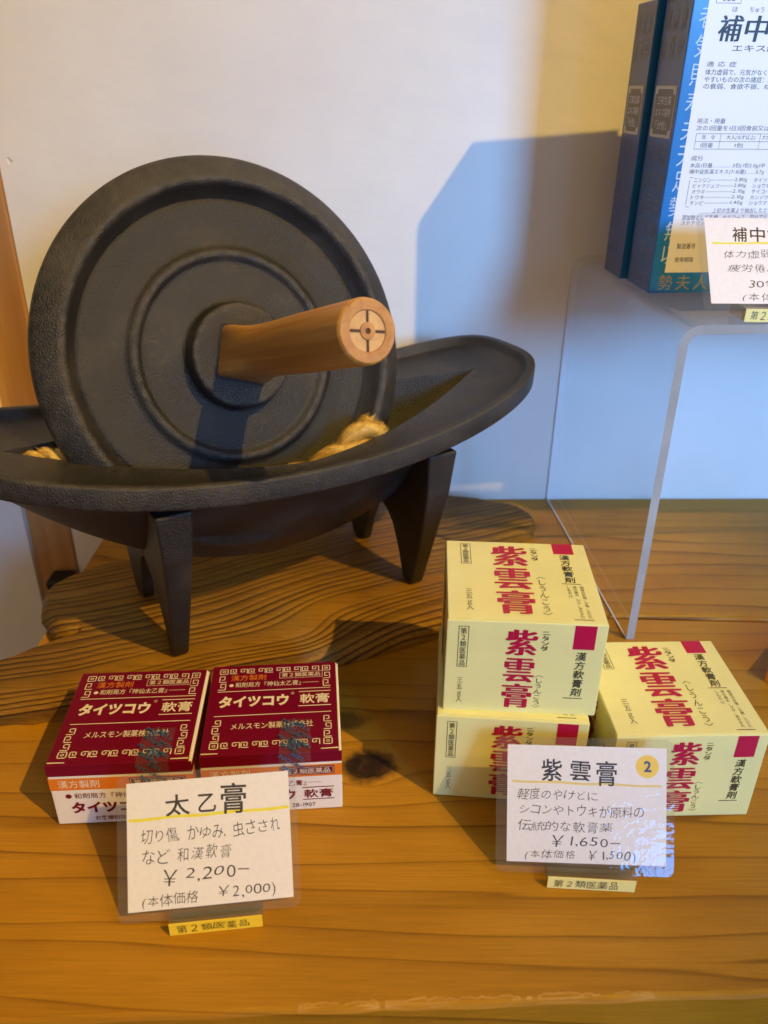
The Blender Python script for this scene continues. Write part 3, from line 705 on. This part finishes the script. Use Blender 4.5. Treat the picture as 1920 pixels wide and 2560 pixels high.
def yellow_front(F):
    F.frame(0.075, 0.140, 0.06, 0.50, 0.00025, BLACK)
    F.text('第２類医薬品', 0.087, 0.128, 0.077, 0.485, BLACK, vertical=True)
    F.text('三五ｇ入', 0.082, 0.122, 0.62, 0.90, BLACK, vertical=True, bold=-0.008)
    F.text('紫雲膏', 0.372, 0.575, 0.075, 0.935, MAGENTA, vertical=True, smear=0.042)
    F.text('ニタンダ', 0.595, 0.648, 0.085, 0.29, BLACK, vertical=True, bold=0.012, shear=-0.25, squash=0.62)
    F.text('︿しうんこう﹀', 0.580, 0.635, 0.56, 0.925, BLACK, vertical=True, bold=-0.006)
    F.rect(0.795, 0.93, 0.012, 0.262, MAGENTA)
    F.text('漢方軟膏剤', 0.818, 0.890, 0.29, 0.78, BLACK, vertical=True, bold=0.008, shear=0.08)
    F.rect(0.775, 0.90, 0.80, 0.808, BLACK)
def yellow_side(F):
    F.text('紫雲膏', 0.40, 0.60, 0.08, 0.93, MAGENTA, vertical=True, smear=0.042)
    F.text('︿しうんこう﹀', 0.63, 0.68, 0.45, 0.92, BLACK, vertical=True, bold=-0.006)
    F.text('漢方軟膏剤', 0.80, 0.86, 0.30, 0.80, BLACK, vertical=True, bold=0.008)
def yellow_mesh():
    mb = MB(); mb.box(0, YW, 0, YD, 0, YH, YELLOW)
    lid = MB(); lid.box(0.0004, YW-0.0004, 0.0006, YD-0.0004, YH+0.0001, YH+0.0005, YELLOW)
    pr = MB()
    yellow_front(Face(pr, (0, 0, 0), (1, 0, 0), (0, 0, 1), YW, YH))
    yellow_side(Face(pr, (0, YD, 0), (0, -1, 0), (0, 0, 1), YD, YH))
    pt = MB(); yellow_top(Face(pt, (0.0004, 0.0006, YH+0.0005), (1, 0, 0), (0, 1, 0), YW-0.0008, YD-0.001))
    return mb, lid, pr, pt
def place_yellow(x, y, z, yaw, label, proto=None):
    t = thing('ointment_box', label, 'box', (x, y, z), yaw, 'yellow ointment boxes')
    if proto is None:
        mb, lid, pr, pt = yellow_mesh()
        mb.build('carton', t, bevel=0.0005, seg=2); l = lid.build('top_flap', t, bevel=0.0002, seg=1)
        pr.build('printing', t); pt.build('printing', l)
    else:
        for ch in proto.children:
            c = ch.copy(); COL.objects.link(c); c.parent = t
            for g in ch.children:
                d = g.copy(); COL.objects.link(d); d.parent = c
    return t
yA = place_yellow(0.028, 0.2916, YH+0.0007, -0.0533, 'pale yellow ointment box with magenta lettering, upper box of the stack of two')
place_yellow(0.025, 0.288, 0.0003, -0.0754, 'pale yellow ointment box at the bottom of the stack, behind the bluish price card', yA)
place_yellow(0.1049, 0.2747, 0.0003, 0.0348, 'pale yellow ointment box standing alone on the counter right of the stack', yA)

# ================================================================== MAROON OINTMENT BOXES
RW, RD, RH = 0.065, 0.0647, 0.0374
def key_unit(F, x, y, w, h, t, m, flip=False, vert=False):
    """one pair of square spirals in a cell with lower-left corner x, y (metres)"""
    p = [(0.02, 0.06), (0.02, 0.94), (0.62, 0.94), (0.62, 0.36), (0.30, 0.36), (0.30, 0.64)] if not flip else [(0.02, 0.94), (0.02, 0.06), (0.62, 0.06), (0.62, 0.64), (0.30, 0.64), (0.30, 0.36)]
    q = p+[]
    if vert: F.stroke([(x+b*w, y+a*h) for a, b in q], t, m)
    else: F.stroke([(x+a*w, y+b*h) for a, b in q], t, m)
def key_row(F, x0, x1, y, h, n, t, m):
    w = (x1-x0)/n
    for i in range(n):
        if i % 2 == 0:
            key_unit(F, x0+i*w, y, w, h, t, m)
        else:
            F.stroke([(x0+i*w+a*w, y+b*h) for a, b in [(0.86, 0.06), (0.86, 0.94), (0.16, 0.94), (0.16, 0.36), (0.52, 0.36), (0.52, 0.64)]], t, m)
            F.stroke([(x0+i*w-w*0.98, y+h*0.06), (x0+i*w-w*0.30, y+h*0.06)], t, m)
def key_square(F, x, y, s, t, m):
    F.stroke([(x, y), (x+s, y), (x+s, y+s), (x, y+s), (x, y)], t, m); k = s*0.34
    F.stroke([(x+k, y+k), (x+s-k, y+k), (x+s-k, y+s-k), (x+k, y+s-k), (x+k, y+k)], t, m)
def key_col(F, x, y0, y1, w, n, t, m, mir=False):
    h = (y1-y0)/n
    for i in range(n):
        pl = [(0.06, 0.05), (0.94, 0.05), (0.94, 0.80), (0.30, 0.80), (0.30, 0.36), (0.62, 0.36)]
        if i % 2: pl = [(1-a, b) for a, b in pl]
        if mir: pl = [(1-a, b) for a, b in pl]
        F.stroke([(x+a*w, y0+i*h+b*h) for a, b in pl], t, m)
def maroon_top(F):
    W, H = F.w, F.h; t = 0.00050; s = 0.0038
    xl, xr = 0.065*W, 0.935*W
    for yy in (0.895*H, 0.065*H):
        key_square(F, xl, yy, s, t, CREAM); key_square(F, xr-s, yy, s, t, CREAM)
        key_row(F, xl+s*1.35, xr-s*1.35, yy, s, 10, t, CREAM)
    for x, mir in ((xl, False), (xr-s, True)):
        key_col(F, x, 0.700*H, 0.885*H, s, 3 if False else 2, t, CREAM, mir); key_col(F, x, 0.135*H, 0.375*H, s, 3, t, CREAM, mir)
    F.text('漢方製剤', 0.155, 0.43, 0.125, 0.195, ORANGE, bold=0.004)
    F.frame(0.535, 0.875, 0.108, 0.185, 0.00022, CREAM); F.text('第２類医薬品', 0.553, 0.857, 0.122, 0.172, CREAM, bold=0.004)
    F.disc(0.165*W, (1-0.247)*H, 0.0011, CREAM); F.text('和剤局方『神仙太乙膏』', 0.195, 0.705, 0.215, 0.275, CREAM, bold=0.003); F.rect(0.72, 0.845, 0.243, 0.247, CREAM)
    F.rect(0.065, 0.935, 0.315, 0.322, CREAM)
    F.text('タイツコウ', 0.085, 0.615, 0.375, 0.505, CREAM, bold=0.045)
    F.text('Ⓡ', 0.63, 0.655, 0.355, 0.385, CREAM)
    F.rect(0.69, 0.935, 0.352, 0.360, CREAM); F.text('軟膏', 0.70, 0.925, 0.385, 0.495, CREAM, bold=0.012); F.rect(0.69, 0.935, 0.516, 0.524, CREAM)
    F.rect(0.065, 0.935, 0.592, 0.599, CREAM)
    F.text('メルスモン製薬株式会社', 0.20, 0.80, 0.680, 0.748, CREAM, bold=0.004)
def maroon_front(F):
    W, H = F.w, F.h
    F.rect(0.0, 1.0, 0.0, 0.175, MAROON); F.rect(0.0, 1.0, 0.215, 0.41, ORANGE)
    F.text('漢方製剤', 0.06, 0.345, 0.245, 0.375, CREAM, bold=0.004)
    F.rect(0.555, 0.945, 0.235, 0.38, MAROON, 1.5); F.frame(0.563, 0.937, 0.252, 0.363, 0.0002, CREAM, 2.0); F.text('第２類医薬品', 0.585, 0.915, 0.270, 0.348, CREAM, 2.4, bold=0.004)
    F.disc(0.115*W, (1-0.515)*H, 0.0014, MAROON); F.text('和剤局方『神仙太乙膏』', 0.155, 0.74, 0.465, 0.56, MAROON, bold=0.004); F.rect(0.75, 0.85, 0.512, 0.517, MAROON)
    F.text('タイツコウ', 0.115, 0.66, 0.615, 0.81, MAROON, bold=0.045)
    F.rect(0.71, 0.94, 0.595, 0.61, MAROON); F.text('軟膏', 0.72, 0.93, 0.635, 0.785, MAROON, bold=0.012); F.rect(0.71, 0.94, 0.805, 0.82, MAROON)
    F.text('お客様相談室', 0.27, 0.53, 0.865, 0.94, MAROON, bold=0.006); F.text('28-1907', 0.63, 0.80, 0.87, 0.94, BLACK)
def place_maroon(x, y, yaw, label, flip, proto=None):
    t = thing('medicine_box', label, 'box', (x, y, 0.0003), yaw, 'maroon ointment boxes')
    if proto is None:
        mb = MB(); mb.box(0, RW, 0, RD, 0, RH-0.0012, WHITECARD); mb.build('carton', t, bevel=0.0006)
        side = MB()
        for O, U in (((0, RD, 0), (0, -1, 0)), ((RW, 0, 0), (0, 1, 0))):
            F = Face(side, O, U, (0, 0, 1), RD, RH); F.rect(0, 1, 0.06, 0.175, MAROON); F.rect(0, 1, 0.215, 0.41, ORANGE)
        maroon_front(Face(side, (0, 0, 0), (1, 0, 0), (0, 0, 1), RW, RH-0.0006)); side.build('printing', t)
        lid = MB(); lid.box(0.0002, RW-0.0012, -0.0003, RD, RH-0.0010, RH-0.0002, MAROON)
        l = lid.build('lid', t, bevel=0.00035)
        ed = MB(); ed.box(RW-0.0012, RW-0.0007, 0.002, RD-0.001, RH-0.0011, RH-0.0002, CREAM); ed.build('lid_edge', l)
        pt = MB(); F = Face(pt, (0, 0, RH-0.0002), (1, 0, 0), (0, 1, 0), RW, RD); maroon_top(F)
        F.poly([(0.0008, 0.0010), (0.0085, 0.0010), (0.0085, 0.0015), (0.0008, 0.0017)], CREAM); F.poly([(RW-0.0095, 0.0010), (RW-0.0014, 0.0010), (RW-0.0014, 0.0018), (RW-0.0095, 0.0015)], CREAM)
        pt.build('printing', l)
    else:
        for ch in proto.children:
            c = ch.copy(); COL.objects.link(c); c.parent = t
            for g in ch.children: d = g.copy(); COL.objects.link(d); d.parent = c
    # security tape folded over the front edge, blue repeated wordmark
    random.seed(5 if flip else 9)
    tp = MB(); x0 = 0.62*RW-(0.0 if not flip else 0.004); x1 = x0+0.0145; yb = 0.021; zb = RH-0.0125
    l = 0.00042
    tp.add([(x0, yb, RH+l), (x1, yb, RH+l), (x1, -l-0.0003, RH+l), (x0, -l-0.0003, RH+l), (x1, -l-0.0003, zb), (x0, -l-0.0003, zb)], [(3, 2, 1, 0), (5, 4, 2, 3)], TAPE)
    to = tp.build('seal_tape', t)
    ink = MB(); W = x1-x0
    FT = Face(ink, (x0, -0.0007, RH), (1, 0, 0), (0, 1, 0), W, yb, 0.00055); FF = Face(ink, (x0, -0.0007, zb), (1, 0, 0), (0, 0, 1), W, RH-zb, 0.0001)
    rot = R(-38)
    for (cx, cy, wd, wt) in [(0.28, 0.08, 0.5, 'ME'), (0.62, 0.10, 0.5, 'LSM'), (0.30, 0.22, 0.5, 'SMON'), (0.72, 0.24, 0.6, 'MELS'), (0.42, 0.42, 0.85, 'MONSTER'[:3]+'MEL'), (0.80, 0.50, 0.55, 'SMON'), (0.30, 0.66, 0.85, 'MELSMON'), (0.68, 0.74, 0.8, 'MELSMON'), (0.36, 0.90, 0.8, 'MELSMON')]:
        FT.text(wt, cx-wd/2, cx+wd/2, cy-0.045, cy+0.045, TAPEBLUE, rot=rot, bold=0.012)
    for i in range(5):                     # bold slanted bars of the seal's printed roundel
        xx = 0.0022+i*0.0023; lh = 0.0056*math.sin(PI*(i+0.8)/5.6)
        FT.poly([(xx, 0.0045-lh*0.5), (xx+0.0009, 0.0045-lh*0.5), (xx+0.0009-0.0004, 0.0045+lh*0.55), (xx-0.0004, 0.0045+lh*0.55)], TAPEBLUE)
    for (cx, cy, wd, wt) in [(0.22, 0.30, 0.55, 'NO.'), (0.60, 0.22, 0.5, 'MEL'), (0.62, 0.66, 0.5, 'SMON'), (0.25, 0.78, 0.4, 'ME')]:
        FF.text(wt, cx-wd/2, cx+wd/2, cy-0.09, cy+0.09, TAPEBLUE, rot=rot, bold=0.012)
    ink.build('printing', to)
    return t
mL = place_maroon(-0.1512, 0.268, 0.0649, 'maroon and white ointment box on the left, farther from the yellow boxes', False)
mR_proto_children = [c for c in mL.children if not c.name.startswith('seal_tape')]
class _P: children = mR_proto_children
place_maroon(-0.0834, 0.2742, 0.0836, 'maroon and white ointment box on the right, nearer the yellow stack', True, _P)

# ================================================================== PRICE CARDS
def rounded(w, h, r, n=6):
    P = []
    for cx, cy, a0 in ((w-r, r, -PI/2), (w-r, h-r, 0), (r, h-r, PI/2), (r, r, PI)):
        for i in range(n+1):
            a = a0+PI/2*i/n; P.append((cx+r*math.cos(a), cy+r*math.sin(a)))
    return P
def price_card(x, y, z, yaw, tilt, roll, pw, ph, film, mg, label, draw, strip, striptext, stand_label, sx, sy_, sw=0.0375):
    """laminated hand-written card in a small clear acrylic foot; (x, y, z) is the bottom centre of the paper"""
    c = thing('price_card', label, 'price card', (x, y, z), 0, 'hand-written price cards')
    c.matrix_world = Matrix.Translation((x, y, z)) @ Matrix.Rotation(yaw, 4, 'Z') @ Matrix.Rotation(PI/2-tilt, 4, 'X') @ Matrix.Rotation(roll, 4, 'Z') @ Matrix.Translation((-pw/2, 0, 0))
    ml, mr, mbt, mt = mg
    P = [(p[0]-ml, p[1]-mbt) for p in rounded(pw+ml+mr, ph+mbt+mt, 0.0034)]
    n = len(P)
    mb = MB(); mb.add([(p[0], p[1], -0.00022) for p in P]+[(p[0], p[1], 0.00022) for p in P], [tuple(reversed(range(n))), tuple(range(n, 2*n))]+[(i, (i+1) % n, n+(i+1) % n, n+i) for i in range(n)], film)
    lam = mb.build('laminate', c)
    pp = MB(); pp.box(0, pw, 0, ph, -0.00008, 0.00008, PAPER); po = pp.build('paper', c)
    tx = MB(); F = Face(tx, (0, 0, 0.00008), (1, 0, 0), (0, 1, 0), pw, ph, 0.00003); draw(F); tx.build('handwriting', po)
    s = thing('card_stand', stand_label, 'card stand', (sx, sy_, z-0.008+0.0003), yaw, 'acrylic card stands')
    mb = MB(); d = 0.0205; hgt = 0.0068
    # foot with a slanted slot for the card
    for a, b_ in ((0.0006, 0.0054), (0.0070, d)):
        V = []
        for xx in (0, sw):
            V += [(xx, a if a < 0.001 else a-0.0012, 0), (xx, b_-0.0012 if b_ < d else b_, 0), (xx, b_ if b_ < d else b_, hgt), (xx, a, hgt)]
        mb.add(V, [(0, 1, 2, 3), (7, 6, 5, 4), (0, 4, 5, 1), (1, 5, 6, 2), (2, 6, 7, 3), (3, 7, 4, 0)], BLOCK)
    mb.build('clear_foot', s)
    st = MB(); st.box(0, sw, 0, 0.0005, 0.0001, hgt, strip); Fs = Face(st, (0, 0, 0), (1, 0, 0), (0, 0, 1), sw, hgt, 0.00006)
    Fs.text('第２類医薬品', 0.08 if strip is STRIPY else 0.07, 0.86 if strip is STRIPY else 0.80, 0.12, 0.86, BLACK, jit=0.12, bold=-0.002)
    st.build('yellow_strip', s)
    return c
random.seed(21)
def wavy(F, x0, x1, y, t, m, slope=0.0):
    n = 24; up = []; dn = []
    for i in range(n+1):
        x = x0+(x1-x0)*i/n; yy = y+slope*i/n+0.004*math.sin(i*0.7)
        up.append((x*F.w, (1-yy)*F.h+t*random.uniform(0.42, 0.58))); dn.append((x*F.w, (1-yy)*F.h-t*random.uniform(0.42, 0.58)))
    for i in range(n): F.poly([dn[i], dn[i+1], up[i+1], up[i]], m, 0.6)
def cardL(F):
    wavy(F, 0.01, 0.995, 0.292, 0.0012, HILITE_Y)
    F.text('太', 0.235, 0.385, 0.115, 0.285, BLACK, jit=0.05, bold=0.012); F.text('乙', 0.435, 0.545, 0.130, 0.275, BLACK, jit=0.05, bold=0.012); F.text('膏', 0.575, 0.735, 0.06, 0.305, BLACK, jit=0.04, bold=0.010)
    kw = dict(jit=0.14, bold=-0.007, shear=0.10)
    F.text('切り傷, かゆみ, 虫さされ', 0.085, 0.935, 0.365, 0.490, GREYINK, **kw)
    F.text('など 和漢軟膏', 0.09, 0.630, 0.525, 0.650, GREYINK, **kw)
    F.text('￥', 0.215, 0.300, 0.695, 0.825, GREYINK, **kw); F.text('2,200−', 0.345, 0.735, 0.700, 0.815, GREYINK, **kw)
    F.text('(本体価格', 0.085, 0.420, 0.875, 0.985, GREYINK, **kw); F.text('￥2,000)', 0.545, 0.890, 0.860, 0.980, GREYINK, **kw)
def cardR(F):
    wavy(F, 0.03, 0.965, 0.312, 0.0010, HILITE_G, 0.012)
    F.text('紫', 0.215, 0.345, 0.115, 0.305, BLACK, jit=0.05, bold=0.012); F.text('雲', 0.395, 0.525, 0.125, 0.300, BLACK, jit=0.05, bold=0.012); F.text('膏', 0.560, 0.690, 0.120, 0.335, BLACK, jit=0.05, bold=0.010)
    F.disc(0.880*F.w, 0.842*F.h, 0.0050, STICKY, 1.2); F.text('2', 0.858, 0.905, 0.110, 0.205, INKBLUE, 2.5, bold=0.03)
    kw = dict(jit=0.14, bold=-0.007, shear=0.10)
    F.text('軽度のやけどに', 0.06, 0.570, 0.365, 0.468, GREYINK, **kw)
    F.text('シコンやトウキが原料の', 0.08, 0.860, 0.500, 0.605, GREYINK, **kw)
    F.text('伝統的な軟膏薬', 0.07, 0.665, 0.635, 0.740, GREYINK, **kw)
    F.text('￥1,650−', 0.285, 0.715, 0.765, 0.865, GREYINK, **kw)
    F.text('(本体価格', 0.115, 0.430, 0.890, 0.985, GREYINK, **kw); F.text('￥1,500)', 0.515, 0.810, 0.885, 0.985, GREYINK, **kw)
def cardB(F):
    wavy(F, 0.035, 0.98, 0.300, 0.0010, HILITE_Y)
    for i, ch in enumerate('補中益気湯'):
        F.text(ch, 0.150+i*0.100, 0.236+i*0.100, 0.110, 0.285, BLACK, jit=0.05, bold=0.012)
    kw = dict(jit=0.14, bold=-0.007, shear=0.10)
    F.text('体力虚弱で 元気がない', 0.095, 0.80, 0.375, 0.480, GREYINK, **kw)
    F.text('疲労倦怠 病後の衰弱', 0.105, 0.78, 0.530, 0.640, GREYINK, **kw)
    F.text('30包入 ￥', 0.215, 0.60, 0.720, 0.830, GREYINK, **kw); F.text('(本体価格', 0.175, 0.49, 0.875, 0.980, GREYINK, **kw)
MG = (0.0048, 0.0036, 0.0044, 0.0042)
price_card(-0.0698, 0.2209, 0.008, 0.1231, 0.6513, 0.0, 0.0673, 0.0508, FILM, (0.0040, 0.0030, 0.0040, 0.0034), 'laminated white card priced 2,200 yen in front of the maroon boxes', cardL, STRIPY, '', 'clear acrylic foot with a deep yellow strip holding the 2,200 yen card', -0.0858, 0.2122)
price_card(0.0894, 0.2425, 0.008, -0.0557, 0.5108, 0.0203, 0.0689, 0.0508, FILMR, (0.0048, 0.0034, 0.0046, 0.0036), 'laminated white card with a round yellow number sticker, in front of the yellow boxes', cardR, STRIPP, '', 'clear acrylic foot with a pale yellow strip holding the card with the round sticker', 0.0720, 0.2362)
price_card(0.1705+0.0475, 0.4274, 0.2085, 0.0, 0.70, 0.0, 0.095, 0.0500, FILM, (0.0040, 0.0036, 0.0038, 0.0030), 'laminated white price card standing on the clear acrylic riser before the blue box', cardB, STRIPP, '', 'clear acrylic foot with a yellow strip on top of the acrylic riser', 0.1862, 0.4195)

# ================================================================== ACRYLIC RISER
RZ = 0.1998; rw, rd, rt = 0.36, 0.199, 0.005
riser = thing('acrylic_riser', 'clear acrylic bench-shaped riser carrying the blue medicine boxes', 'display riser', (0.1532, 0.4158, 0.0), R(4.6))
def pane(path, y0, y1, m):
    pass
rr = 0.011
def prof_r(off):
    P = [(off, 0.0004)]; c = (rr, RZ-rr); r = rr-off
    for i in range(9):
        a = PI-PI/2*i/8; P.append((c[0]+r*math.cos(a), c[1]+r*math.sin(a)))
    c = (rw-rr, RZ-rr)
    for i in range(9):
        a = PI/2-PI/2*i/8; P.append((c[0]+r*math.cos(a), c[1]+r*math.sin(a)))
    P.append((rw-off, 0.0004)); return P
po, pi_ = prof_r(0), prof_r(rt)
n = len(po)
mb = MB()
V = [(x, 0.0004, z) for x, z in po]+[(x, rd-0.0004, z) for x, z in po]
mb.add(V, [(i, i+1, n+i+1, n+i) for i in range(n-1)], ACRYL, True)
V = [(x, 0.0004, z) for x, z in pi_]+[(x, rd-0.0004, z) for x, z in pi_]
mb.add(V, [(i+1, i, n+i, n+i+1) for i in range(n-1)], ACRYL, True)
mb.build('bent_sheet', riser, auto=50)
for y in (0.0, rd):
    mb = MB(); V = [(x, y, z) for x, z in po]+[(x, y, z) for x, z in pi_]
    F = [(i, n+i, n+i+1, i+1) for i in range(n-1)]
    mb.add(V, F if y > 0 else [tuple(reversed(f)) for f in F], ACGLOW if y > 0 else ACEDGE); mb.build('cut_edge', riser)

mb = MB()
e = 0.0011
mb.box(-0.0002, 0.0012, rd-e, rd+0.0002, 0.0004, RZ-rr, ACGLOW)
mb.box(-0.0002, 0.0006, 0.0004, rd-e, 0.0004, 0.0012, ACGLOW)
mb.build('edge_glow_strip', riser)  # added pale strips that paint the light glowing along back and bottom edges
# ================================================================== BLUE BOXES
BW, BD, BH = 0.092, 0.037, 0.203
SEAL = '夫人之生也天地之気不足不能遂其勢居身養神無病者補中以益気而能食強則百骸調和寿命長久矣'
def blue_side(F):
    random.seed(4); H = F.h*1000
    k = 0
    for c in range(3):
        x0 = 0.10+c*0.29
        for r in range(16):
            z1 = 199.5-r*13.3; z0 = z1-10.6; k += 1
            if z1 > H-1 or (z0 < 111 and z1 > 81) or z0 < 1: continue
            F.text(SEAL[(k*7+c*5) % len(SEAL)], x0, x0+0.19, 1-z1/H, 1-z0/H, GOLD, bold=-0.004, shear=0.05)
    def ry(z): return 1-z/H
    F.rect(0.10, 0.90, ry(109.3), ry(83.3), LBORDER, 1.2); F.rect(0.135, 0.865, ry(107.7), ry(84.9), TAUPE, 2.0)
    for cx, cz in ((0.10, 109.3), (0.90, 109.3), (0.10, 83.3), (0.90, 83.3)):
        F.disc(cx*F.w+(0.0022 if cx < 0.5 else -0.0022), cz/1000+(-0.0022 if cz > 100 else 0.0022), 0.0021, LBORDER, 2.6, 12)
    F.text('三和生薬', 0.235, 0.77, ry(104.2), ry(99.9), LABELW, 3.2); F.text('エキス製剤', 0.21, 0.80, ry(98.2), ry(93.9), LABELW, 3.2); F.text('「分包」', 0.29, 0.72, ry(92.0), ry(87.4), LABELW, 3.2)
def blue_front(F):
    W, H = F.w, F.h
    def mm(t, x0, x1, zt, zb, m=BLACK, **kw): F.text(t, x0/1000/W, x1/1000/W, 1-zt/1000/H, 1-zb/1000/H, m, k=2.2, **kw)
    def mr(x0, x1, zt, zb, m=BLACK, k=2.2): F.rect(x0/1000/W, x1/1000/W, 1-zt/1000/H, 1-zb/1000/H, m, k)
    # white seal-script column under the label
    for i in range(14):
        z = 199-i*13.2; F.text(SEAL[(i*5+2) % len(SEAL)], 4.4/1000/W, 13.6/1000/W, 1-z/1000/H, 1-(z-10.5)/1000/H, SEALW, k=0.8, bold=-0.004)
    for i, ch in enumerate('勢夫人之生'): mm(ch, 5.2+i*10.8, 13.6+i*10.8, 10.6, 2.0, GOLD2, bold=-0.006)
    for i in range(5): mr(14.7+i*10.8, 14.85+i*10.8, 11.5, 1.0, NAVY)
    mr(8.0, 88.5, 201, 12.0, LABELW, 1.6)
    for x in (11.7, 42): mr(x, x+0.25, 150.4, 146.9); mr(x+13.1, x+13.3, 150.4, 146.9); mr(x, x+13.3, 147.0, 146.8)
    mr(11.7, 25, 150.5, 150.3); mm('522', 15, 21.8, 150.0, 147.8)
    mm('ほ', 21.2, 23.9, 145.4, 143.1); mm('ちゅう', 30.4, 38.0, 145.4, 142.9); mm('えき', 45, 51, 145.4, 142.9)
    for i, ch in enumerate('補中益気湯'): mm(ch, 15.3+i*14.4, 28.4+i*14.4, 141.6, 129.9, smear=0.022, shear=0.06)
    mm('エキス細粒', 24.7, 56, 128.6, 125.3, bold=0.004)
    mm('適 応 症', 12.3, 28.5, 120.8, 118.3)
    mm('体力虚弱で、元気がなく、胃腸のはたらきが衰えて、', 12.2, 86, 117.2, 114.4, bold=0.002); mm('やすいものの次の諸症：虚弱体質、疲労倦怠、病後', 12.4, 86, 113.8, 111.0, bold=0.002); mm('の衰弱、食欲不振、ねあせ、感冒', 12.5, 68, 110.5, 107.8, bold=0.002)
    mm('用法・用量', 12.3, 28.2, 93.8, 91.2); mm('次の1回量を1日3回食前又は食間に服用すること。', 12.5, 86, 90.3, 87.7)
    for z in (86.2, 82.3, 78.5): mr(13.0, 86, z+0.1, z-0.1)
    for x in (13.0, 27.0, 49.6, 68, 85.8): mr(x, x+0.2, 86.2, 78.5)
    mm('年  令', 16.5, 24, 85.6, 83.2); mm('大人(15才以上)', 30.5, 47, 85.6, 83.0); mm('7才〜14才', 51, 66, 85.6, 83.0); mm('1回量', 16.5, 23.5, 81.6, 79.3); mm('1包', 36, 41, 81.6, 79.3); mm('2/3包', 56, 63, 81.6, 79.3)
    mm('成分', 12.4, 19.2, 75.2, 72.6); mm('本品1日量…………3包(1包2.0g)中', 12.5, 55.7, 71.4, 68.7); mm('補中益気湯エキス(7/10量)……3.7g', 12.6, 56.0, 68.2, 65.4)
    for i, (a, b, c) in enumerate((('ニンジン', '2.80g', 'タイソウ'), ('ビャクジュツ', '2.80g', 'ショウキョウ'), ('オウギ', '2.10g', 'サイコ'), ('トウキ', '2.10g', 'カンゾウ'), ('チンピ', '1.40g', 'ショウマ'))):
        z = 63.8-i*3.03; wa = 2.55*len(a); mm(a, 16.1, 16.1+wa, z, z-2.35); mm('…'*(6-len(a)//2), 16.8+wa, 39.5, z-0.9, z-1.5); mm(b, 40.0, 47.1, z, z-2.35); mm(c, 51.0, 51.0+2.6*len(c), z, z-2.35); mm('…………', 51.8+2.6*len(c), 76, z-0.9, z-1.5); mm(('1.40g', '0.35g', '1.40g', '1.05g', '0.70g')[i], 77, 84, z, z-2.35)
    mr(13.6, 13.85, 62.5, 49.5); mr(13.6, 15.6, 64.0, 63.75); mr(13.6, 15.6, 48.6, 48.35)
    mm('上記の生薬より抽出したエキス', 30.1, 68, 47.8, 45.1); mm('添加物として乳糖、セルロース、部分アルファー化デンプン、', 12.9, 86, 44.2, 41.2); mm('ステアリン酸Mg、無水ケイ酸を含有する。', 13.0, 66, 40.9, 38.2)
    mm('製造番号', 12.7, 23.8, 28.5, 25.4); mm('使用期限', 12.7, 23.9, 20.8, 17.9)
def place_blue(x, y, yaw, label, proto=None, BH=BH, front=True, BD=BD):
    t = thing('herbal_medicine_box', label, 'box', (x, y, RZ+0.0003), yaw, 'tall blue medicine boxes')
    if proto is None:
        mb = MB(); mb.box(0, BW, 0.0, BD, 0, BH, BLUE)
        # navy sides
        for p in range(len(mb.f)):
            nx_ = mb.f[p]
            xs_ = {round(mb.v[i][0], 5) for i in nx_}; ys_ = {round(mb.v[i][1], 5) for i in nx_}
            if len(xs_) == 1 or (len(ys_) == 1 and BD in ys_): mb.m[p] = mb.mi(NAVY)
        mb.build('carton', t, bevel=0.0006)
        pr = MB(); blue_side(Face(pr, (0, BD, 0), (0, -1, 0), (0, 0, 1), BD, BH, 0.0001))
        if front: blue_front(Face(pr, (0, 0, 0), (1, 0, 0), (0, 0, 1), BW, BH, 0.0001))
        pr.build('printing', t)
    else:
        for ch in proto.children: c = ch.copy(); COL.objects.link(c); c.parent = t
    return t
b2 = place_blue(0.156, 0.488, R(5), 'tall blue medicine box with a white printed front label, in front on the acrylic riser')
place_blue(0.1492, 0.5285, R(3.5), 'navy blue medicine box behind the labelled one, nearest the wall', None, 0.152, False, 0.033)
place_blue(0.257, 0.464, R(3), 'tall blue medicine box next in the front row, right of the labelled one', b2)
place_blue(0.358, 0.462, R(2), 'tall blue medicine box at the far right end of the front row', b2)

# orange carton at the right edge
t = thing('orange_carton', 'orange carton just reaching into view at the right edge of the counter', 'box', (0.2238, 0.3765, 0.0003), R(-42))
mb = MB(); mb.box(0, 0.06, 0, 0.05, 0, 0.012, ORANGE); mb.build('carton', t, bevel=0.0006)

bpy.data.objects.remove(_fo); bpy.data.curves.remove(_fc)
